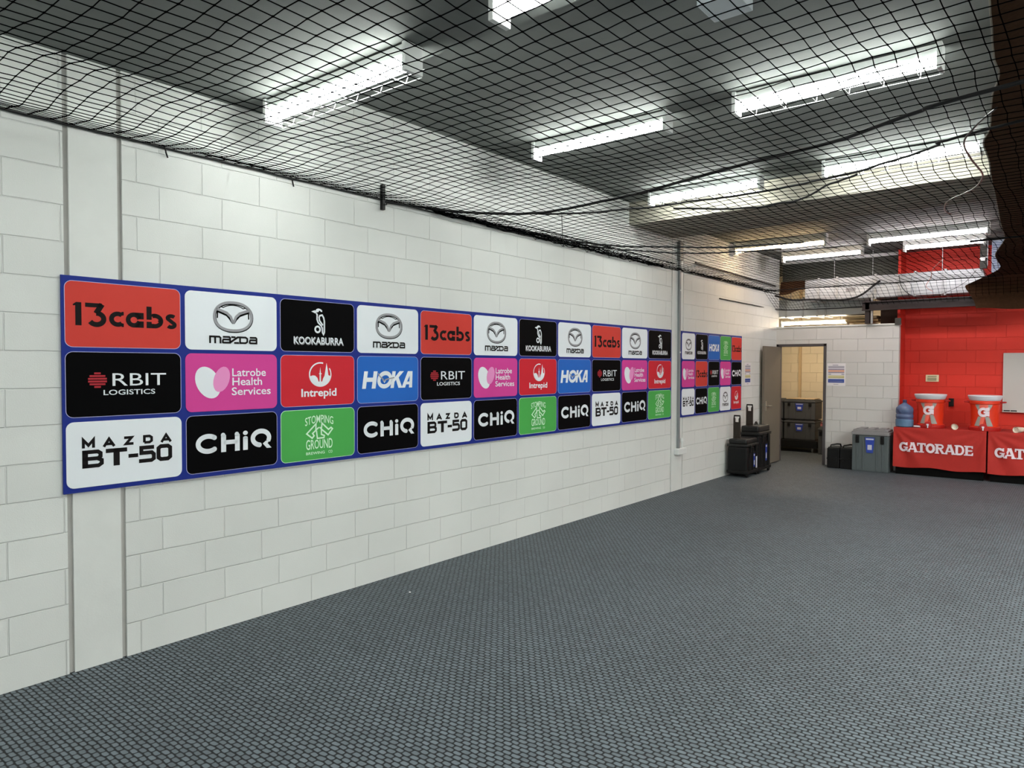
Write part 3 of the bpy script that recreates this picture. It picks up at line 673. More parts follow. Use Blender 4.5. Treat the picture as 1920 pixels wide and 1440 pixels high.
# straps and pipes
rope('black_strap', [(.02, 12.9, 2.99), (.3, 12.92, 2.90), (.6, 12.93, 2.89), (1.0, 12.93, 2.86), (1.28, 12.93, 2.87), (1.45, 12.93, 2.93), (1.62, 12.93, 3.06), (1.72, 12.93, 3.14)], .016, 'thick black strap sagging in front of the silver duct', 'strap', seed=14)
rope('end_cable', [(.0+.01, 10.43, 2.755), (.012, 11.8, 2.75), (.02, 13.1, 2.75), (.5, 13.12, 2.735), (1.0, 13.1, 2.73), (1.48, 13.05, 2.73)], .009, 'thin dark cable turning from the left wall towards the steel beam', 'cable', seed=15, amp=.003)
b = MB(); b.tube([(.035, 9.5, 3.19), (.035, 12.86, 3.16)], .013, 8)
t = b.build('wall_pipe', mat('dark_pipe', (52, 44, 44), .5)); tag(t, 'dark pipe fixed high on the left wall past the conduit', 'pipe')
for y in (9.55, 10.6, 11.8):
    b = MB(); b.tube([(0, y, 3.17), (.035, y, 3.175)], .006, 6); b.box((.0, y-.01, 3.13), (.012, y+.01, 3.16)); b.build('pipe_clip', m_white_metal, t)
mb = MB(); n = 12
V = [(.0+.02+x*.72/n, 13.2-.02*j, 3.26-.045*j-(.10*(1-x/n)**1.0)*(j/3)-.02*math.sin(x*.8)*(j/3)) for j in range(4) for x in range(n+1)]
mb.add(V+[(x, y+.006, z) for x, y, z in V], [f for j in range(3) for x in range(n) for f in ((j*(n+1)+x, j*(n+1)+x+1, (j+1)*(n+1)+x+1, (j+1)*(n+1)+x), (len(V)+j*(n+1)+x, len(V)+(j+1)*(n+1)+x, len(V)+(j+1)*(n+1)+x+1, len(V)+j*(n+1)+x+1))])
tag(mb.build('cloth_scrap', m_cloth, smooth=True), 'brown cloth scrap sagging in the top corner above the white wall', 'cloth')
# grey panels and timber above the storeroom
t = thing('storeroom_duct', 'dull grey sheet metal duct above the storeroom', 'duct')
b = MB(); b.box((-1.2, 13.45, 2.64), (1.42, 13.85, 2.96), bev=.01); b.build('duct_body', mat('duct_grey', (168, 174, 176), .5, noise=.08, nscale=6), t)
for x in (.03, .33, .58, .72):
    b = MB(); b.box((x, 13.43, 2.62), (x+.03, 13.87, 2.98)); b.build('flange', m_galv, t)
t = thing('stacked_boards', 'pale timber boards lying above the storeroom beside the warm light', 'boards')
m_wood = mat('pale_timber', (168, 148, 112), .7, noise=.15, nscale=10)
for x0, x1, z0, z1, y0 in ((1.0, 1.55, 2.565, 2.60, 13.55), (1.05, 1.58, 2.51, 2.545, 13.5), (1.2, 1.5, 2.46, 2.49, 13.46), (.98, 1.5, 2.61, 2.63, 13.9)):
    b = MB(); b.box((x0, y0, z0), (x1, y0+.5, z1), bev=.003); b.build('board', m_wood, t)
b = MB(); b.box((1.62, 13.5, 2.44), (1.9, 14.3, 2.9), bev=.01); tag(b.build('plywood_box', mat('dark_ply', (52, 34, 26), .8, noise=.1)), 'dark brown box above the white wall beside the red wall', 'box')

# ------------------------------------------------------------------ wall conduit on the second pilaster
t = thing('wall_conduit', 'grey cable conduit running down the pilaster between the sponsor boards', 'conduit', (0, 9.03, 0))
b = MB(); b.box((.003, -.022, .58), (.035, .022, 3.44), bev=.003); b.build('channel', mat('conduit_grey', (128, 132, 134), .5), t)
b = MB(); b.box((.003, -.05, 3.16), (.05, .05, 3.42), bev=.004); b.build('junction_box', mat('box_grey', (96, 98, 96), .5), t)
b = MB(); b.box((.003, -.10, .50), (.075, .16, .585), bev=.012); b.build('socket_box', m_white_metal, t)
b = MB(); b.tube([(.03, .09, .58), (.03, .09, .66)], .012, 8); b.lathe([(.02, 0), (.024, .02), (.018, .06)], (.03, .09, .66), 12); b.build('plug', m_white_metal, t)
for z in (1.9, 2.75, 3.05):
    b = MB(); b.box((.035, -.01, z), (.042, .012, z+.02)); b.build('clip', m_white_metal, t)

# ------------------------------------------------------------------ door and frame
fr = thing('door_1', 'dark grey framed doorway to the storeroom with its door standing open against the left wall', 'door', (0, 0, 0)); fr['kind'] = 'structure'
m_frame = mat('door_frame_grey', (74, 70, 72), .5)
b = MB(); b.box((DX0, YF-.02, 0), (DX0+.045, YF+.14, DZ), bev=.004); b.box((DX1-.045, YF-.02, 0), (DX1, YF+.14, DZ), bev=.004); b.box((DX0, YF-.02, DZ-.045), (DX1, YF+.14, DZ+.0), bev=.004)
b.build('door_frame', m_frame, fr)
leaf = MB(); leaf.box((.050, 12.20, .012), (.090, 13.02, 2.07), bev=.003); lf = leaf.build('door_leaf', mat('door_leaf_grey', (112, 104, 94), .5, noise=.04, nscale=3), fr)
b = MB(); b.tube([(.090, 12.29, 1.03), (.140, 12.29, 1.03), (.145, 12.31, 1.03), (.142, 12.43, 1.03)], .009, 8); b.box((.090, 12.26, .95), (.096, 12.32, 1.12), bev=.002)
b.build('door_handle', mat('satin_chrome', (190, 188, 180), .3, metal=.9), lf)
b = MB(); b.tube([(.050, 12.29, 1.03), (.020, 12.29, 1.03), (.020, 12.41, 1.03)], .008, 8); b.build('door_handle', mat('satin_chrome', (190, 188, 180), .3, metal=.9), lf)
for z in (.3, 1.05, 1.85):
    b = MB(); b.tube([(.082, 13.025, z), (.082, 13.025, z+.1)], .008, 8); b.build('hinge', m_galv, lf)

# ------------------------------------------------------------------ notices on the walls
def notice(name, label, org, du, w, h):
    """sheet of paper in plane spanned by du and z"""
    du = Vector(du); n = Vector((1, 0, 0)) if abs(du.y) > .5 else Vector((0, -1, 0))
    m = [mat('paper', (222, 220, 224), .6), mat('notice_navy', (44, 52, 120), .6), mat('notice_salmon', (206, 158, 138), .6), mat('notice_yellow', (196, 190, 120), .6), mat('notice_grey', (160, 158, 172), .6), mat('notice_blue', (40, 70, 150), .6)]
    mb = MB(); O = Vector(org)
    def q(u0, u1, v0, v1, lay, mi):
        p = [O+du*(w*u)+Vector((0, 0, h*v))+n*(.002+lay*.0006) for u, v in ((u0, v0), (u1, v0), (u1, v1), (u0, v1))]; mb.add(p, [(0, 1, 2, 3)], mi)
    q(0, 1, 0, 1, 0, 0); q(.06, .93, .78, .88, 1, 4); q(.3, .6, .90, .94, 1, 4)
    q(.06, .93, .72, .745, 1, 1); q(.06, .93, .61, .71, 1, 2); q(.06, .93, .575, .60, 1, 1)
    q(.06, .22, .49, .54, 1, 4); q(.78, .93, .49, .54, 1, 4); q(.25, .75, .48, .55, 1, 0)
    q(.06, .93, .43, .46, 1, 3); q(.06, .93, .34, .42, 1, 3); q(.10, .89, .36, .375, 2, 4)
    q(.06, .93, .14, .30, 1, 5); q(.12, .87, .20, .215, 2, 4); q(.36, .62, .06, .085, 1, 4)
    # folded edge gives the sheet its thickness
    p = [O+Vector((0, 0, 0)), O+du*w, O+du*w+n*.002, O+n*.002]; mb.add(p, [(0, 1, 2, 3)], 0)
    return tag(mb.build(name, m), label, 'notice')
notice('paper_notice', 'striped paper notice taped to the left wall beside the open door', (0, 11.52, 1.40), (0, 1, 0), .27, .38)
notice('paper_notice', 'striped paper notice taped beside the right door jamb', (.880, YF, 1.385), (1, 0, 0), .30, .39)

# ------------------------------------------------------------------ red wall fittings
t = thing('wall_outlet', 'small cream outlet plate on the red wall', 'outlet', (2.30, 13.62, 1.47))
b = MB(); b.box((0, -.02, 0), (.19, 0, .115), bev=.006); b.build('plate', mat('cream_plastic', (214, 204, 168), .5), t)
b = MB(); b.box((.03, -.028, .02), (.16, -.02, .065), bev=.003); b.box((.03, -.026, .078), (.16, -.02, .098)); b.build('cover_flap', mat('grey_green_plastic', (150, 152, 120), .5), t)
t = thing('whiteboard', 'white marker board on the red wall at the right edge', 'whiteboard', (3.37, 13.62, 1.02))
b = MB(); b.box((.012, -.02, .012), (1.788, -.004, .908)); b.build('writing_surface', mat('board_white', (184, 181, 177), .35), t)
b = MB()
for a, c in (((0, -.03, 0), (1.8, -.002, .014)), ((0, -.03, .906), (1.8, -.002, .92)), ((0, -.03, 0), (.014, -.002, .92)), ((1.786, -.03, 0), (1.8, -.002, .92))): b.box(a, c, bev=.003)
b.build('frame', mat('board_frame', (190, 186, 182), .4), t)
b = MB(); b.box((0, -.075, -.012), (1.8, -.02, .0), bev=.003); b.build('pen_tray', mat('board_frame', (190, 186, 182), .4), t)
for i, x in enumerate((.02, .11)):
    b = MB(); b.tube([(3.37+x, 13.565, 1.03), (3.37+x+.08, 13.565, 1.03)], .009, 8)
    tag(b.build('marker_pen', m_black), 'black marker pen on the whiteboard tray', 'pen', 'marker pens on the whiteboard tray')
b = MB(); b.box((2.64, 13.58, 1.07), (2.71, 13.62, 1.20), bev=.005); tag(b.build('black_wall_box', m_black), 'small black box on the red wall between the two drink coolers', 'box')
b = MB(); b.box((1.93, YF-.03, 2.41), (2.02, YF+.0, 2.52), bev=.004); tag(b.build('corner_bracket', m_dark), 'dark metal bracket at the top right corner of the white wall', 'bracket')

# ------------------------------------------------------------------ drink tables
m_red = mat('orange_red_cloth', (166, 31, 22), .8, noise=.05, nscale=40, bump=.001, bscale=300)
m_tw = mat('cloth_print_white', (222, 206, 214), .7)
TY0, TY1, TZ = 12.70, 13.42, .75
def fold(x, z, w):
    """front skirt relief: swags hanging from both top corners"""
    u = x/w; q = (TZ-z)/.62
    f = 0
    for c in (0, 1):
        d = u if c == 0 else 1-u
        a = math.atan2(max(q, 0.001), max(d*1.5, .001)); rr = math.hypot(d*1.5, q)
        f += .019*math.sin(a*13+.8*c)*min(1, rr*1.6)*max(0, 1-d*2.1)
    f += .008*math.sin(q*5)*math.exp(-((u-.55)**2)*8)
    return f
def slab_text():
    a = Art(); w = .030
    def serif(x, y, L=.052, h=.018): a.poly([(x-L/2, y-h/2), (x+L/2, y-h/2), (x+L/2, y+h/2), (x-L/2, y+h/2)])
    T, B = .075, -.075; x = 0
    def G(x):
        a.stroke(arc(x, 0, .045, 52, 330, 18, .058), .034); a.poly([(x+.002, .004), (x+.066, .004), (x+.066, -.014), (x+.002, -.014)]); a.poly([(x+.028, -.005), (x+.060, -.005), (x+.060, -.062), (x+.028, -.055)]); a.poly([(x+.026, .030), (x+.058, .022), (x+.058, .074), (x+.030, .066)])
    def A(x):
        a.stroke([(x-.052, B), (x-.004, T)], .026); a.stroke([(x+.052, B), (x+.004, T)], .036); a.stroke([(x-.035, -.028), (x+.035, -.028)], .020); serif(x-.052, B+.009, .048); serif(x+.052, B+.009, .058); a.poly([(x-.028, T), (x+.018, T), (x+.018, T-.018), (x-.028, T-.018)])
    def Tt(x):
        a.stroke([(x-.056, T-.011), (x+.056, T-.011)], .024); a.stroke([(x, B), (x, T)], .036); serif(x, B+.009, .072); a.poly([(x-.060, T), (x-.042, T), (x-.042, .028), (x-.060, .028)]); a.poly([(x+.060, T), (x+.042, T), (x+.042, .028), (x+.060, .028)])
    def O(x): a.stroke(arc(x, 0, .046, 0, 360, 24, .058), .036)
    def R(x):
        a.stroke([(x-.036, B), (x-.036, T)], .034); serif(x-.038, B+.009, .060); serif(x-.040, T-.009, .056); a.stroke([(x-.036, T-.012), (x+.014, T-.012)]+arc(x+.014, .036, .026, 80, -80, 6, .026)+[(x-.036, .008)], .024); a.stroke([(x, .008), (x+.044, B+.006)], .032); serif(x+.046, B+.009, .044)
    def D(x):
        a.stroke([(x-.036, B), (x-.036, T)], .034); serif(x-.044, B+.009, .050); serif(x-.044, T-.009, .050); a.stroke([(x-.036, T-.012), (x, T-.012)]+arc(x+.002, 0, .044, 80, -80, 12, .062)+[(x-.036, B+.012)], .028)
    def E(x):
        a.stroke([(x-.032, B), (x-.032, T)], .034); serif(x-.040, B+.009, .050); serif(x-.040, T-.009, .050)
        for y in (T-.011, 0, B+.011): a.stroke([(x-.032, y), (x+.040, y)], .022)
        a.poly([(x+.030, T), (x+.048, T), (x+.048, .034), (x+.030, .034)]); a.poly([(x+.030, B), (x+.048, B), (x+.052, -.030), (x+.032, -.034)])
    for f, x in ((G, -.47), (A, -.345), (Tt, -.222), (O, -.100), (R, .025), (A, .155), (D, .283), (E, .405)): f(x)
    return a
def drink_table(x0, w, label):
    t = thing('folding_table', label.replace('cloth', 'table'), 'table', (x0+w/2, (TY0+TY1)/2, 0), 0, None)
    b = MB(); b.box((-w/2+.02, -.33, .70), (w/2-.02, .33, .735), bev=.005); b.build('tabletop', mat('table_grey', (150, 150, 150), .5), t)
    for sx in (-1, 1):
        for sy in (-1, 1):
            b = MB(); b.tube([(sx*(w/2-.12), sy*.25, 0), (sx*(w/2-.12), sy*.25, .70)], .014, 8); b.build('leg', m_dark, t)
    b = MB(); b.box((-w/2+.03, -.335, .0), (w/2-.03, -.325, .30)); b.build('shade_gap_panel', mat('shade_gap_black', (8, 7, 7), .9, spec=.1), t)  # black sheet standing in for the dark shade below the cloth
    # cloth
    mb = MB(); nx, nz = 64, 26
    def fp(i, k):
        x = w*i/nx; z = TZ-(TZ-.125+.012*math.sin(x*9))*k/nz
        y = TY0-.004-fold(x, z, w)-.012*(k/nz)
        return (x-w/2, y-(TY0+TY1)/2, z-0)
    V = [fp(i, k) for k in range(nz+1) for i in range(nx+1)]
    F_ = [(k*(nx+1)+i, (k+1)*(nx+1)+i, (k+1)*(nx+1)+i+1, k*(nx+1)+i+1) for k in range(nz) for i in range(nx)]
    mb.add(V, F_)
    ybk = (TY1-TY0)/2
    top = [fp(i, 0) for i in range(nx+1)]
    mb.add(top+[(x, ybk, TZ) for x, y, z in top], [(i, i+1, nx+2+i, nx+1+i) for i in range(nx)])
    for sx, ii in ((-1, 0), (1, nx)):
        col = [fp(ii, k) for k in range(nz+1)]
        mb.add(col+[(sx*w/2, ybk, z) for x, y, z in col], [(k, k+1, nz+2+k, nz+1+k) for k in range(nz)])
    c = mb.build('printed_tablecloth', m_red, smooth=False); c.location = (x0+w/2, (TY0+TY1)/2, 0)
    smooth_angle(c, .9); tag(c, label, 'tablecloth')
    art = slab_text(); zc = .445; sc = 1.0*w/1.23
    # subdivide the lettering finely enough to follow the folds
    def t3(u, v):
        x = u*sc+w/2; z = zc+v; y = TY0-.004-fold(x, z, w)-.012*((TZ-z)/.62)
        return (x-w/2, y-(TY0+TY1)/2-.010, z)
    me = art.mesh('lettering', [m_tw], t3); q = bpy.data.objects.new('lettering', me); C.objects.link(q); q.parent = c; q['label'] = 'white slab lettering'
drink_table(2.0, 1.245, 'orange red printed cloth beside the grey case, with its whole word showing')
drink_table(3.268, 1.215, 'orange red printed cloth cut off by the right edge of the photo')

# coolers
m_cool = mat('cooler_orange', (216, 50, 18), .4); m_lid = mat('cooler_white', (214, 218, 226), .4); m_cg = mat('cooler_grey', (150, 146, 140), .5); m_cr = mat('cooler_red_base', (168, 24, 20), .45); m_light = mat('cooler_salmon', (226, 98, 80), .45)
def cooler(x, y, label):
    t = thing('drink_cooler', label, 'cooler', (x, y, TZ), 0, None)
    prof = [(.190, 0), (.198, .01), (.198, .055), (.178, .065), (.176, .10), (.182, .30), (.190, .40), (.205, .41), (.205, .445), (.195, .455)]
    b = MB(); b.lathe(prof, n=40); smooth_angle(b.build('body', m_cool, t), .5)
    b = MB(); b.lathe([(.204, .0), (.208, .008), (.208, .05), (.199, .058)], n=40); smooth_angle(b.build('base_ring', m_cr, t), .5)
    b = MB(); b.lathe([(.195, .458), (.205, .470), (.222, .512), (.226, .528), (.222, .536), (.02, .538)], n=40); smooth_angle(b.build('lid', m_lid, t), .6)
    for sx in (-1, 1):
        b = MB(); b.tube([(sx*.195, -.05, .43), (sx*.245, -.05, .435), (sx*.262, 0, .436), (sx*.245, .05, .435), (sx*.195, .05, .43)], .012, 8); b.build('handle', m_cr, t, smooth=True)
    def cyl(lift):
        def f(u, v):
            R = .188+lift; a = u/.19; return (R*math.sin(a), -R*math.cos(a), v)
        return f
    # label: grey crossed flashes with salmon between, and the big white G
    a = Art()
    def fine(pts, ink):   # split quads across so they wrap the drum
        (x0, y0), (x1, y1), (x2, y2), (x3, y3) = pts; n = 6
        for i in range(n):
            s, e = i/n, (i+1)/n
            a.poly([(x0+(x1-x0)*s, y0+(y1-y0)*s), (x0+(x1-x0)*e, y0+(y1-y0)*e), (x3+(x2-x3)*e, y3+(y2-y3)*e), (x3+(x2-x3)*s, y3+(y2-y3)*s)], ink)
    for sx in (-1, 1):
        fine([(sx*.125, .405), (sx*.045, .405), (sx*.02, .30), (sx*.07, .30)], 0)
        fine([(sx*.02, .22), (sx*.07, .22), (sx*.128, .075), (sx*.045, .075)], 0)
    fine([(-.06, .405), (.06, .405), (.05, .33), (-.05, .33)], 1); fine([(-.03, .24), (.03, .24), (-.01, .09), (-.055, .09)], 1)
    q = bpy.data.objects.new('side_label', a.mesh('side_label', [m_cg, m_light], cyl(.002))); C.objects.link(q); q.parent = t
    g = Art(); g.stroke(arc(-.004, .285, .050, 38, 345, 18, .052), .038); g.poly([(.0, .300), (.074, .300), (.074, .270), (.0, .270)]); g.poly([(.040, .285), (.074, .285), (.074, .226), (.040, .232)]); g.poly([(.030, .30), (.074, .312), (.074, .362), (.030, .352)])
    q = bpy.data.objects.new('lettering', g.mesh('lettering', [m_tw], cyl(.006))); C.objects.link(q); q.parent = t; q['label'] = 'large white letter G'
    # spigot guard + spigot
    b = MB(); b.lathe([(.050, .150), (.056, .200), (.046, .212)], (0, 0, .055), 20, axis='y'); b.build('spigot_guard', m_cr, t)
    b = MB(); b.lathe([(.014, .20), (.014, .238)], (0, 0, .055), 12, axis='y'); b.tube([(0, -.232, .058), (0, -.236, .012)], .009, 8); b.box((-.016, -.246, .058), (.016, -.232, .074), bev=.003); b.build('spigot', m_lid, t)
cooler(2.475, 12.93, 'orange drink cooler with a white lid, beside the blue water bottle')
cooler(3.20, 12.93, 'orange drink cooler with a white lid, in front of the whiteboard')
# water bottle
t = thing('water_bottle', 'blue plastic water cooler bottle on the left end of the red cloth', 'bottle', (2.125, 12.86, TZ))
m_bot = mat('blue_bottle_plastic', (96, 116, 158), .25, trans=.35)
prof = [(.10, 0), (.122, .012), (.126, .04), (.126, .12), (.118, .128), (.118, .136), (.127, .145), (.127, .20), (.118, .208), (.118, .216), (.127, .225), (.127, .285), (.120, .31), (.085, .345), (.045, .37), (.030, .385), (.027, .40)]
b = MB(); b.lathe(prof, n=36); smooth_angle(b.build('body', m_bot, t), .9)
b = MB(); b.lathe([(.030, .395), (.031, .43), (.026, .436)], n=20); b.build('cap', mat('bottle_cap', (52, 56, 92), .4), t)
b = MB(); b.lathe([(.1275, .010), (.1285, .02), (.1285, .115), (.1275, .122)], n=36, cap=False); b.build('label_band', mat('bottle_band', (84, 118, 150), .5), t)
# cups
m_cup = mat('paper_cup', (222, 212, 196), .6)
def cupstack(x, y, ang, L, label, n=5):
    t = thing('paper_cups', label, 'cups', (x, y, TZ+.043), ang)
    for i in range(n):
        s = i*.018; b = MB(); b.lathe([(.030, s+.10), (.042, s+.0), (.044, s-.002), (.0405, s+.002), (.029, s+.095)], (0, L, 0), 20, axis='y', cap=False)
        b.v = [(a, -c_+0, d) for a, c_, d in [(v[0], v[1], v[2]) for v in b.v]]
        b.lathe([(.029, 0), (.004, .0)], (0, 0, 0), 20, axis='y', cap=False) if False else None
        b.build('cup', m_cup, t)
    b = MB(); b.lathe([(.037, .03), (.001, .031)], (0, 0, 0), 20, axis='y', cap=False); b.v = [(a, .03, d) for a, c_, d in b.v]; b.build('cup_base', m_cup, t)
cupstack(2.835, 12.74, .25, .0, 'nested paper cups lying on the cloth edge between the two coolers')
cupstack(3.60, 12.74, -.5, .0, 'nested paper cups lying on the cloth at the right edge of the photo')
b = MB(); b.tube([(2.27, 12.80, TZ+.02), (2.37, 12.76, TZ+.02)], .014, 10); tag(b.build('white_tube', m_lid), 'small white tube lying beside the blue water bottle', 'tube')

# ------------------------------------------------------------------ cases
m_grey = mat('grey_case_plastic', (80, 88, 90), .55, bump=.0006, bscale=250)
m_grey2 = mat('grey_case_lid', (128, 126, 128), .55, bump=.0006, bscale=250)
m_lbl = mat('blue_sticker', (36, 62, 160), .5); m_stk = mat('white_sticker', (196, 198, 214), .5)
def sticker(parent, x, y, z, w, h):
    a = MB(); a.add([(x-w/2, y, z+h/2), (x+w/2, y, z+h/2), (x+w*.33, y, z-h/2), (x-w*.33, y, z-h/2)], [(0, 3, 2, 1)]); s = a.build('sticker', m_lbl, parent)
    a = MB(); a.add([(x-w*.22, y-.001, z+h*.02), (x+w*.22, y-.001, z+h*.02), (x+w*.22, y-.001, z-h*.3), (x-w*.22, y-.001, z-h*.3)], [(0, 3, 2, 1)])
    a.build('sticker_text', m_stk, s)
    a = MB(); a.add([(x-w*.4, y-.001, z+h*.43), (x+w*.4, y-.001, z+h*.43), (x+w*.4, y-.001, z+h*.34), (x-w*.4, y-.001, z+h*.34)], [(0, 3, 2, 1)]); a.build('sticker_title', m_stk, s)
def big_case(x, y, z, w, d, h, label, mt=None, lidm=None, name='equipment_case', group=None, rz=0, stick=True):
    mt = mt or m_grey; lidm = lidm or m_grey2
    t = thing(name, label, 'case', (x, y, z), rz, group)
    b = MB(); b.box((-w/2+.008, -d/2+.008, 0), (w/2-.008, d/2-.008, h*.84), bev=.014)
    for q in (-.34, -.18, .18, .34): b.box((q*w-.012, -d/2-.002, .03), (q*w+.012, -d/2+.012, h*.80), bev=.004)
    b.build('body', mt, t)
    b = MB(); b.box((-w/2, -d/2, h*.845), (w/2, d/2, h*.93), bev=.012); b.box((-w/2+.02, -d/2+.02, h*.93-.004), (w/2-.02, d/2-.02, h*.975), bev=.012)
    for q in (-.28, 0, .28): b.box((q*w-w*.10, -d/2+.05, h*.97), (q*w+w*.10, d/2-.05, h), bev=.008)
    b.build('lid', [lidm], t)
    for q in (-.33, .33):
        b = MB(); b.box((q*w-.026, -d/2-.018, h*.66), (q*w+.026, -d/2+.006, h*.84), bev=.006); b.box((q*w-.016, -d/2-.030, h*.76), (q*w+.016, -d/2-.014, h*.82), bev=.004); b.build('latch', m_black, t)
    if stick: sticker(t, 0, -d/2-.006, h*.62, w*.26, h*.36)
    return t
big_case(1.668, 12.84, 0, .56, .42, .705, 'tall grey equipment case between the black cases and the red cloth')
for i, (x, lb) in enumerate(((1.085, 'small black case against the white wall, the one beside the door jamb'), (1.288, 'small black case against the white wall, the one touching the grey case'))):
    t = thing('carry_case', lb, 'case', (x, 12.88, 0), 0, 'small black carry cases')
    b = MB(); b.box((-.098, -.17, 0), (.098, .17, .335), bev=.012); b.box((-.102, -.175, .15), (.102, .175, .17), bev=.004); b.build('body', m_black, t)
    b = MB(); b.box((-.088, -.15, .335), (.088, .15, .352), bev=.006); b.build('lid', mat('case_black_top', (24, 26, 22), .5), t)
    b = MB(); b.tube([(-.06, -.10, .345), (-.05, -.10, .385), (.03, -.04, .40), (.07, .02, .395), (.075, .04, .35)], .012, 8); b.build('handle', m_black, t, smooth=True)
    for q in (-.05, .05):
        b = MB(); b.box((q-.012, -.178, .12), (q+.012, -.168, .19), bev=.002); b.build('latch', m_black, t)
# trolley cases by the left wall
def trolley(x, y, w, d, h, rz, label, hh):
    t = thing('trolley_case', label, 'case', (x, y, 0), rz, 'black trolley cases')
    b = MB(); b.box((-w/2+.01, -d/2+.01, .04), (w/2-.01, d/2-.01, h*.80), bev=.03)
    for q in (-.3, 0, .3): b.box((w/2-.014, q*d-.02, .08), (w/2-.002, q*d+.02, h*.76), bev=.005)
    b.box((-w/2, -d/2, .05), (w/2, d/2, .10), bev=.012); b.build('body', m_black, t)
    b = MB(); b.box((-w/2, -d/2, h*.80), (w/2, d/2, h*.87), bev=.012); b.box((-w/2+.02, -d/2+.02, h*.86), (w/2-.02, d/2-.02, h), bev=.028); b.build('lid', mat('case_black_lid', (16, 16, 16), .42), t)
    for sx in (-1, 1):
        b = MB(); b.lathe([(.035, -.014), (.04, 0), (.035, .014)], (sx*(w/2-.03), d/2-.05, .04), 16, axis='x'); b.build('wheel', m_black, t)
    b = MB(); b.lathe([(.035, -.014), (.04, 0), (.035, .014)], (w/2-.03, -d/2+.05, .04), 16, axis='x'); b.build('wheel', m_black, t)
    # pull handle, two rails and a grip with an eye
    hx, hy = -w/2+.085, -.06
    b = MB(); b.box((hx-.055, hy-.012, h*.7), (hx-.028, hy+.012, hh-.05)); b.box((hx+.028, hy-.012, h*.7), (hx+.055, hy+.012, hh-.05)); b.box((hx-.028, hy-.006, h*.7), (hx+.028, hy+.006, hh-.11)); b.build('pull_handle', mat('handle_brown_black', (38, 26, 16), .5), t)
    b = MB(); b.tube([(hx-.045, hy, hh-.055), (hx-.045, hy, hh-.01), (hx+.045, hy, hh-.01), (hx+.045, hy, hh-.055)], .013, 8); b.build('grip', m_black, t)
    for q in (-.22, .22):
        b = MB(); b.box((w/2-.006, q*d-.03, h*.66), (w/2+.014, q*d+.03, h*.84), bev=.005); b.build('latch', m_black, t)
    b = MB(); X = w/2+.003; b.add([(X, -d*.02, h*.60), (X, d*.12, h*.60), (X, d*.10, h*.25), (X, 0, h*.25)], [(0, 1, 2, 3)]); s = b.build('sticker', m_lbl, t)
    b = MB(); X += .0015; b.add([(X, .015*d, h*.42), (X, .085*d, h*.42), (X, .085*d, h*.30), (X, .015*d, h*.30)], [(0, 1, 2, 3)]); b.build('sticker_text', m_stk, s)
    b = MB(); b.add([(X, 0, h*.58), (X, d*.10, h*.58), (X, d*.10, h*.54), (X, 0, h*.54)], [(0, 1, 2, 3)]); b.build('sticker_title', m_stk, s)
    return t
a1 = trolley(.20, 10.96, .33, .54, .59, .03, 'black trolley case with a white tag, nearest along the left wall', 0.95)
b = MB(); b.add([(.1685, .10, .30), (.1685, .17, .30), (.1685, .165, .12), (.1685, .105, .12)], [(0, 1, 2, 3)]); b.build('luggage_tag', m_stk, a1)
a2 = trolley(.20, 11.50, .33, .56, .76, .0, 'taller black trolley case with a ring handle, behind the first one', 1.10)
b = MB(); b.tube([(.05+.0, -.12+.045*math.cos(q*PI/8), .775+.045*math.sin(q*PI/8)) for q in range(9)], .012, 8); b.build('ring_handle', m_black, a2)

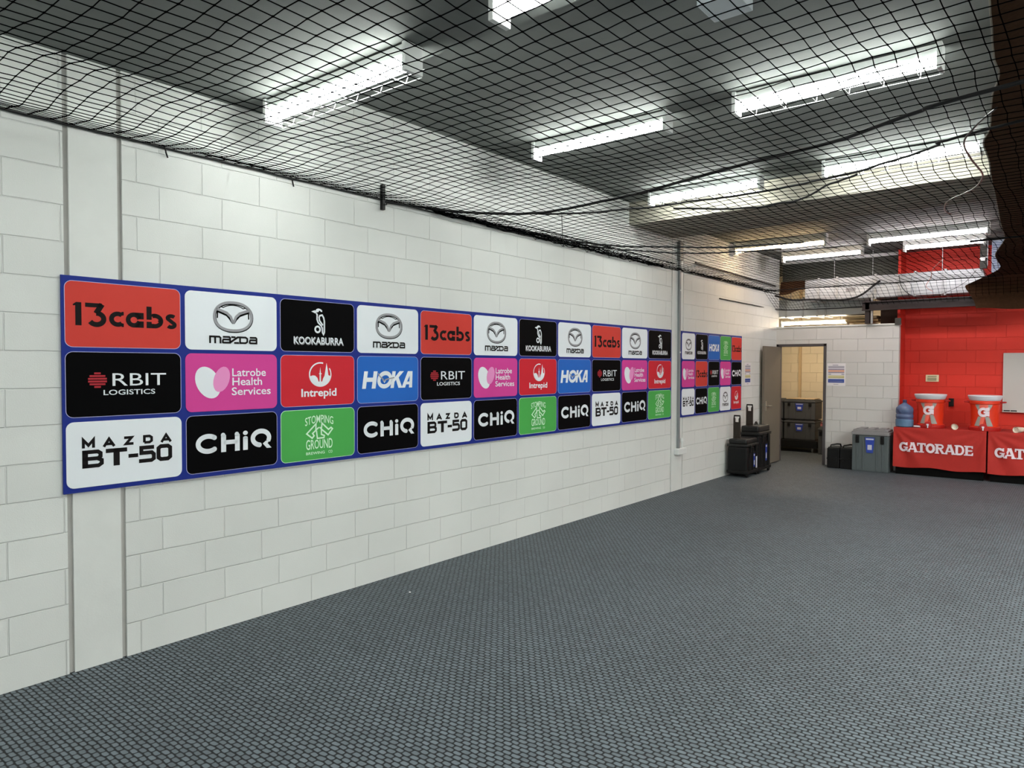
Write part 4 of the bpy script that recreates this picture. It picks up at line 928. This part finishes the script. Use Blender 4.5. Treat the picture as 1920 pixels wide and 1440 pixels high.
# storeroom stack
t = thing('case_dolly', 'black wheeled dolly under the stacked grey cases in the storeroom', 'dolly', (-.08, 14.95, 0))
b = MB(); b.box((-.72, -.3, .09), (.36, .3, .24), bev=.01); b.build('deck', m_black, t)
for sx in (-.62, .26):
    for sy in (-.22, .22):
        b = MB(); b.lathe([(.038, -.015), (.044, 0), (.038, .015)], (sx, sy, .045), 16, axis='x'); b.box((sx-.02, sy-.02, .05), (sx+.02, sy+.02, .1)); b.build('castor', mat('castor_grey', (120, 120, 116), .5), t)
m_g3 = mat('storeroom_case_plastic', (66, 68, 70), .6, bump=.0006, bscale=250)
for k, z, pos in ((0, .242, 'bottom'), (1, .652, 'top')):
    big_case(-.075, 14.95, z, .62, .5, .405, f'dark grey case in the storeroom, {pos} of the wider stack', m_g3, m_g3, 'storage_case', 'grey cases stacked on the dolly')
    big_case(-.70, 14.95, z, .60, .5, .405, f'dark grey case in the storeroom, {pos} of the half hidden left stack', m_g3, m_g3, 'storage_case', 'grey cases stacked on the dolly', stick=False)
big_case(.50, 14.72, 0, .34, .4, .55, 'narrow dark case standing just inside the door, right of the stack', m_g3, m_g3, 'storage_case', stick=False)
# folded cloth on it
mb = MB(); n = 14
V = [(.36+.28*i/n, 14.58+.26*j/n, .555+.035+.03*mnoise.noise(Vector((i*.5, j*.5, 0)))+.03*math.sin(i*1.1+j*.4)) for j in range(n+1) for i in range(n+1)]
mb.add(V, [(j*(n+1)+i, j*(n+1)+i+1, (j+1)*(n+1)+i+1, (j+1)*(n+1)+i) for j in range(n) for i in range(n)])
mb.add([(x, y, .553) for x, y, z in V], [(j*(n+1)+i, (j+1)*(n+1)+i, (j+1)*(n+1)+i+1, j*(n+1)+i+1) for j in range(n) for i in range(n)])
rim = [i for i in range(n+1)]+[(j+1)*(n+1)-1+0 for j in range(1, n+1)]+[n*(n+1)+i for i in range(n-1, -1, -1)]+[j*(n+1) for j in range(n-1, 0, -1)]
K = len(V); mb.f += [(rim[i], rim[(i+1) % len(rim)], rim[(i+1) % len(rim)]+K, rim[i]+K) for i in range(len(rim))]; mb.mi += [0]*len(rim)
tag(mb.build('folded_cloth', mat('dusty_pink_cloth', (140, 84, 86), .9), smooth=True), 'dusty pink cloth folded on the narrow case inside the door', 'cloth')
# plastic sheet on the stack
b = MB(); b.box((-.35, 14.75, 1.058), (.2, 15.1, 1.074), bev=.003); tag(b.build('cardboard_sheet', mat('pale_card', (200, 176, 140), .7)), 'pale flat card lying on top of the storeroom cases', 'card')
# scrap on the floor
b = MB(); b.box((.412, 3.645, .001), (.424, 3.657, .006)); tag(b.build('paper_scrap', mat('scrap_white', (240, 240, 240), .6)), 'tiny white scrap lying on the matting near the long board', 'scrap')
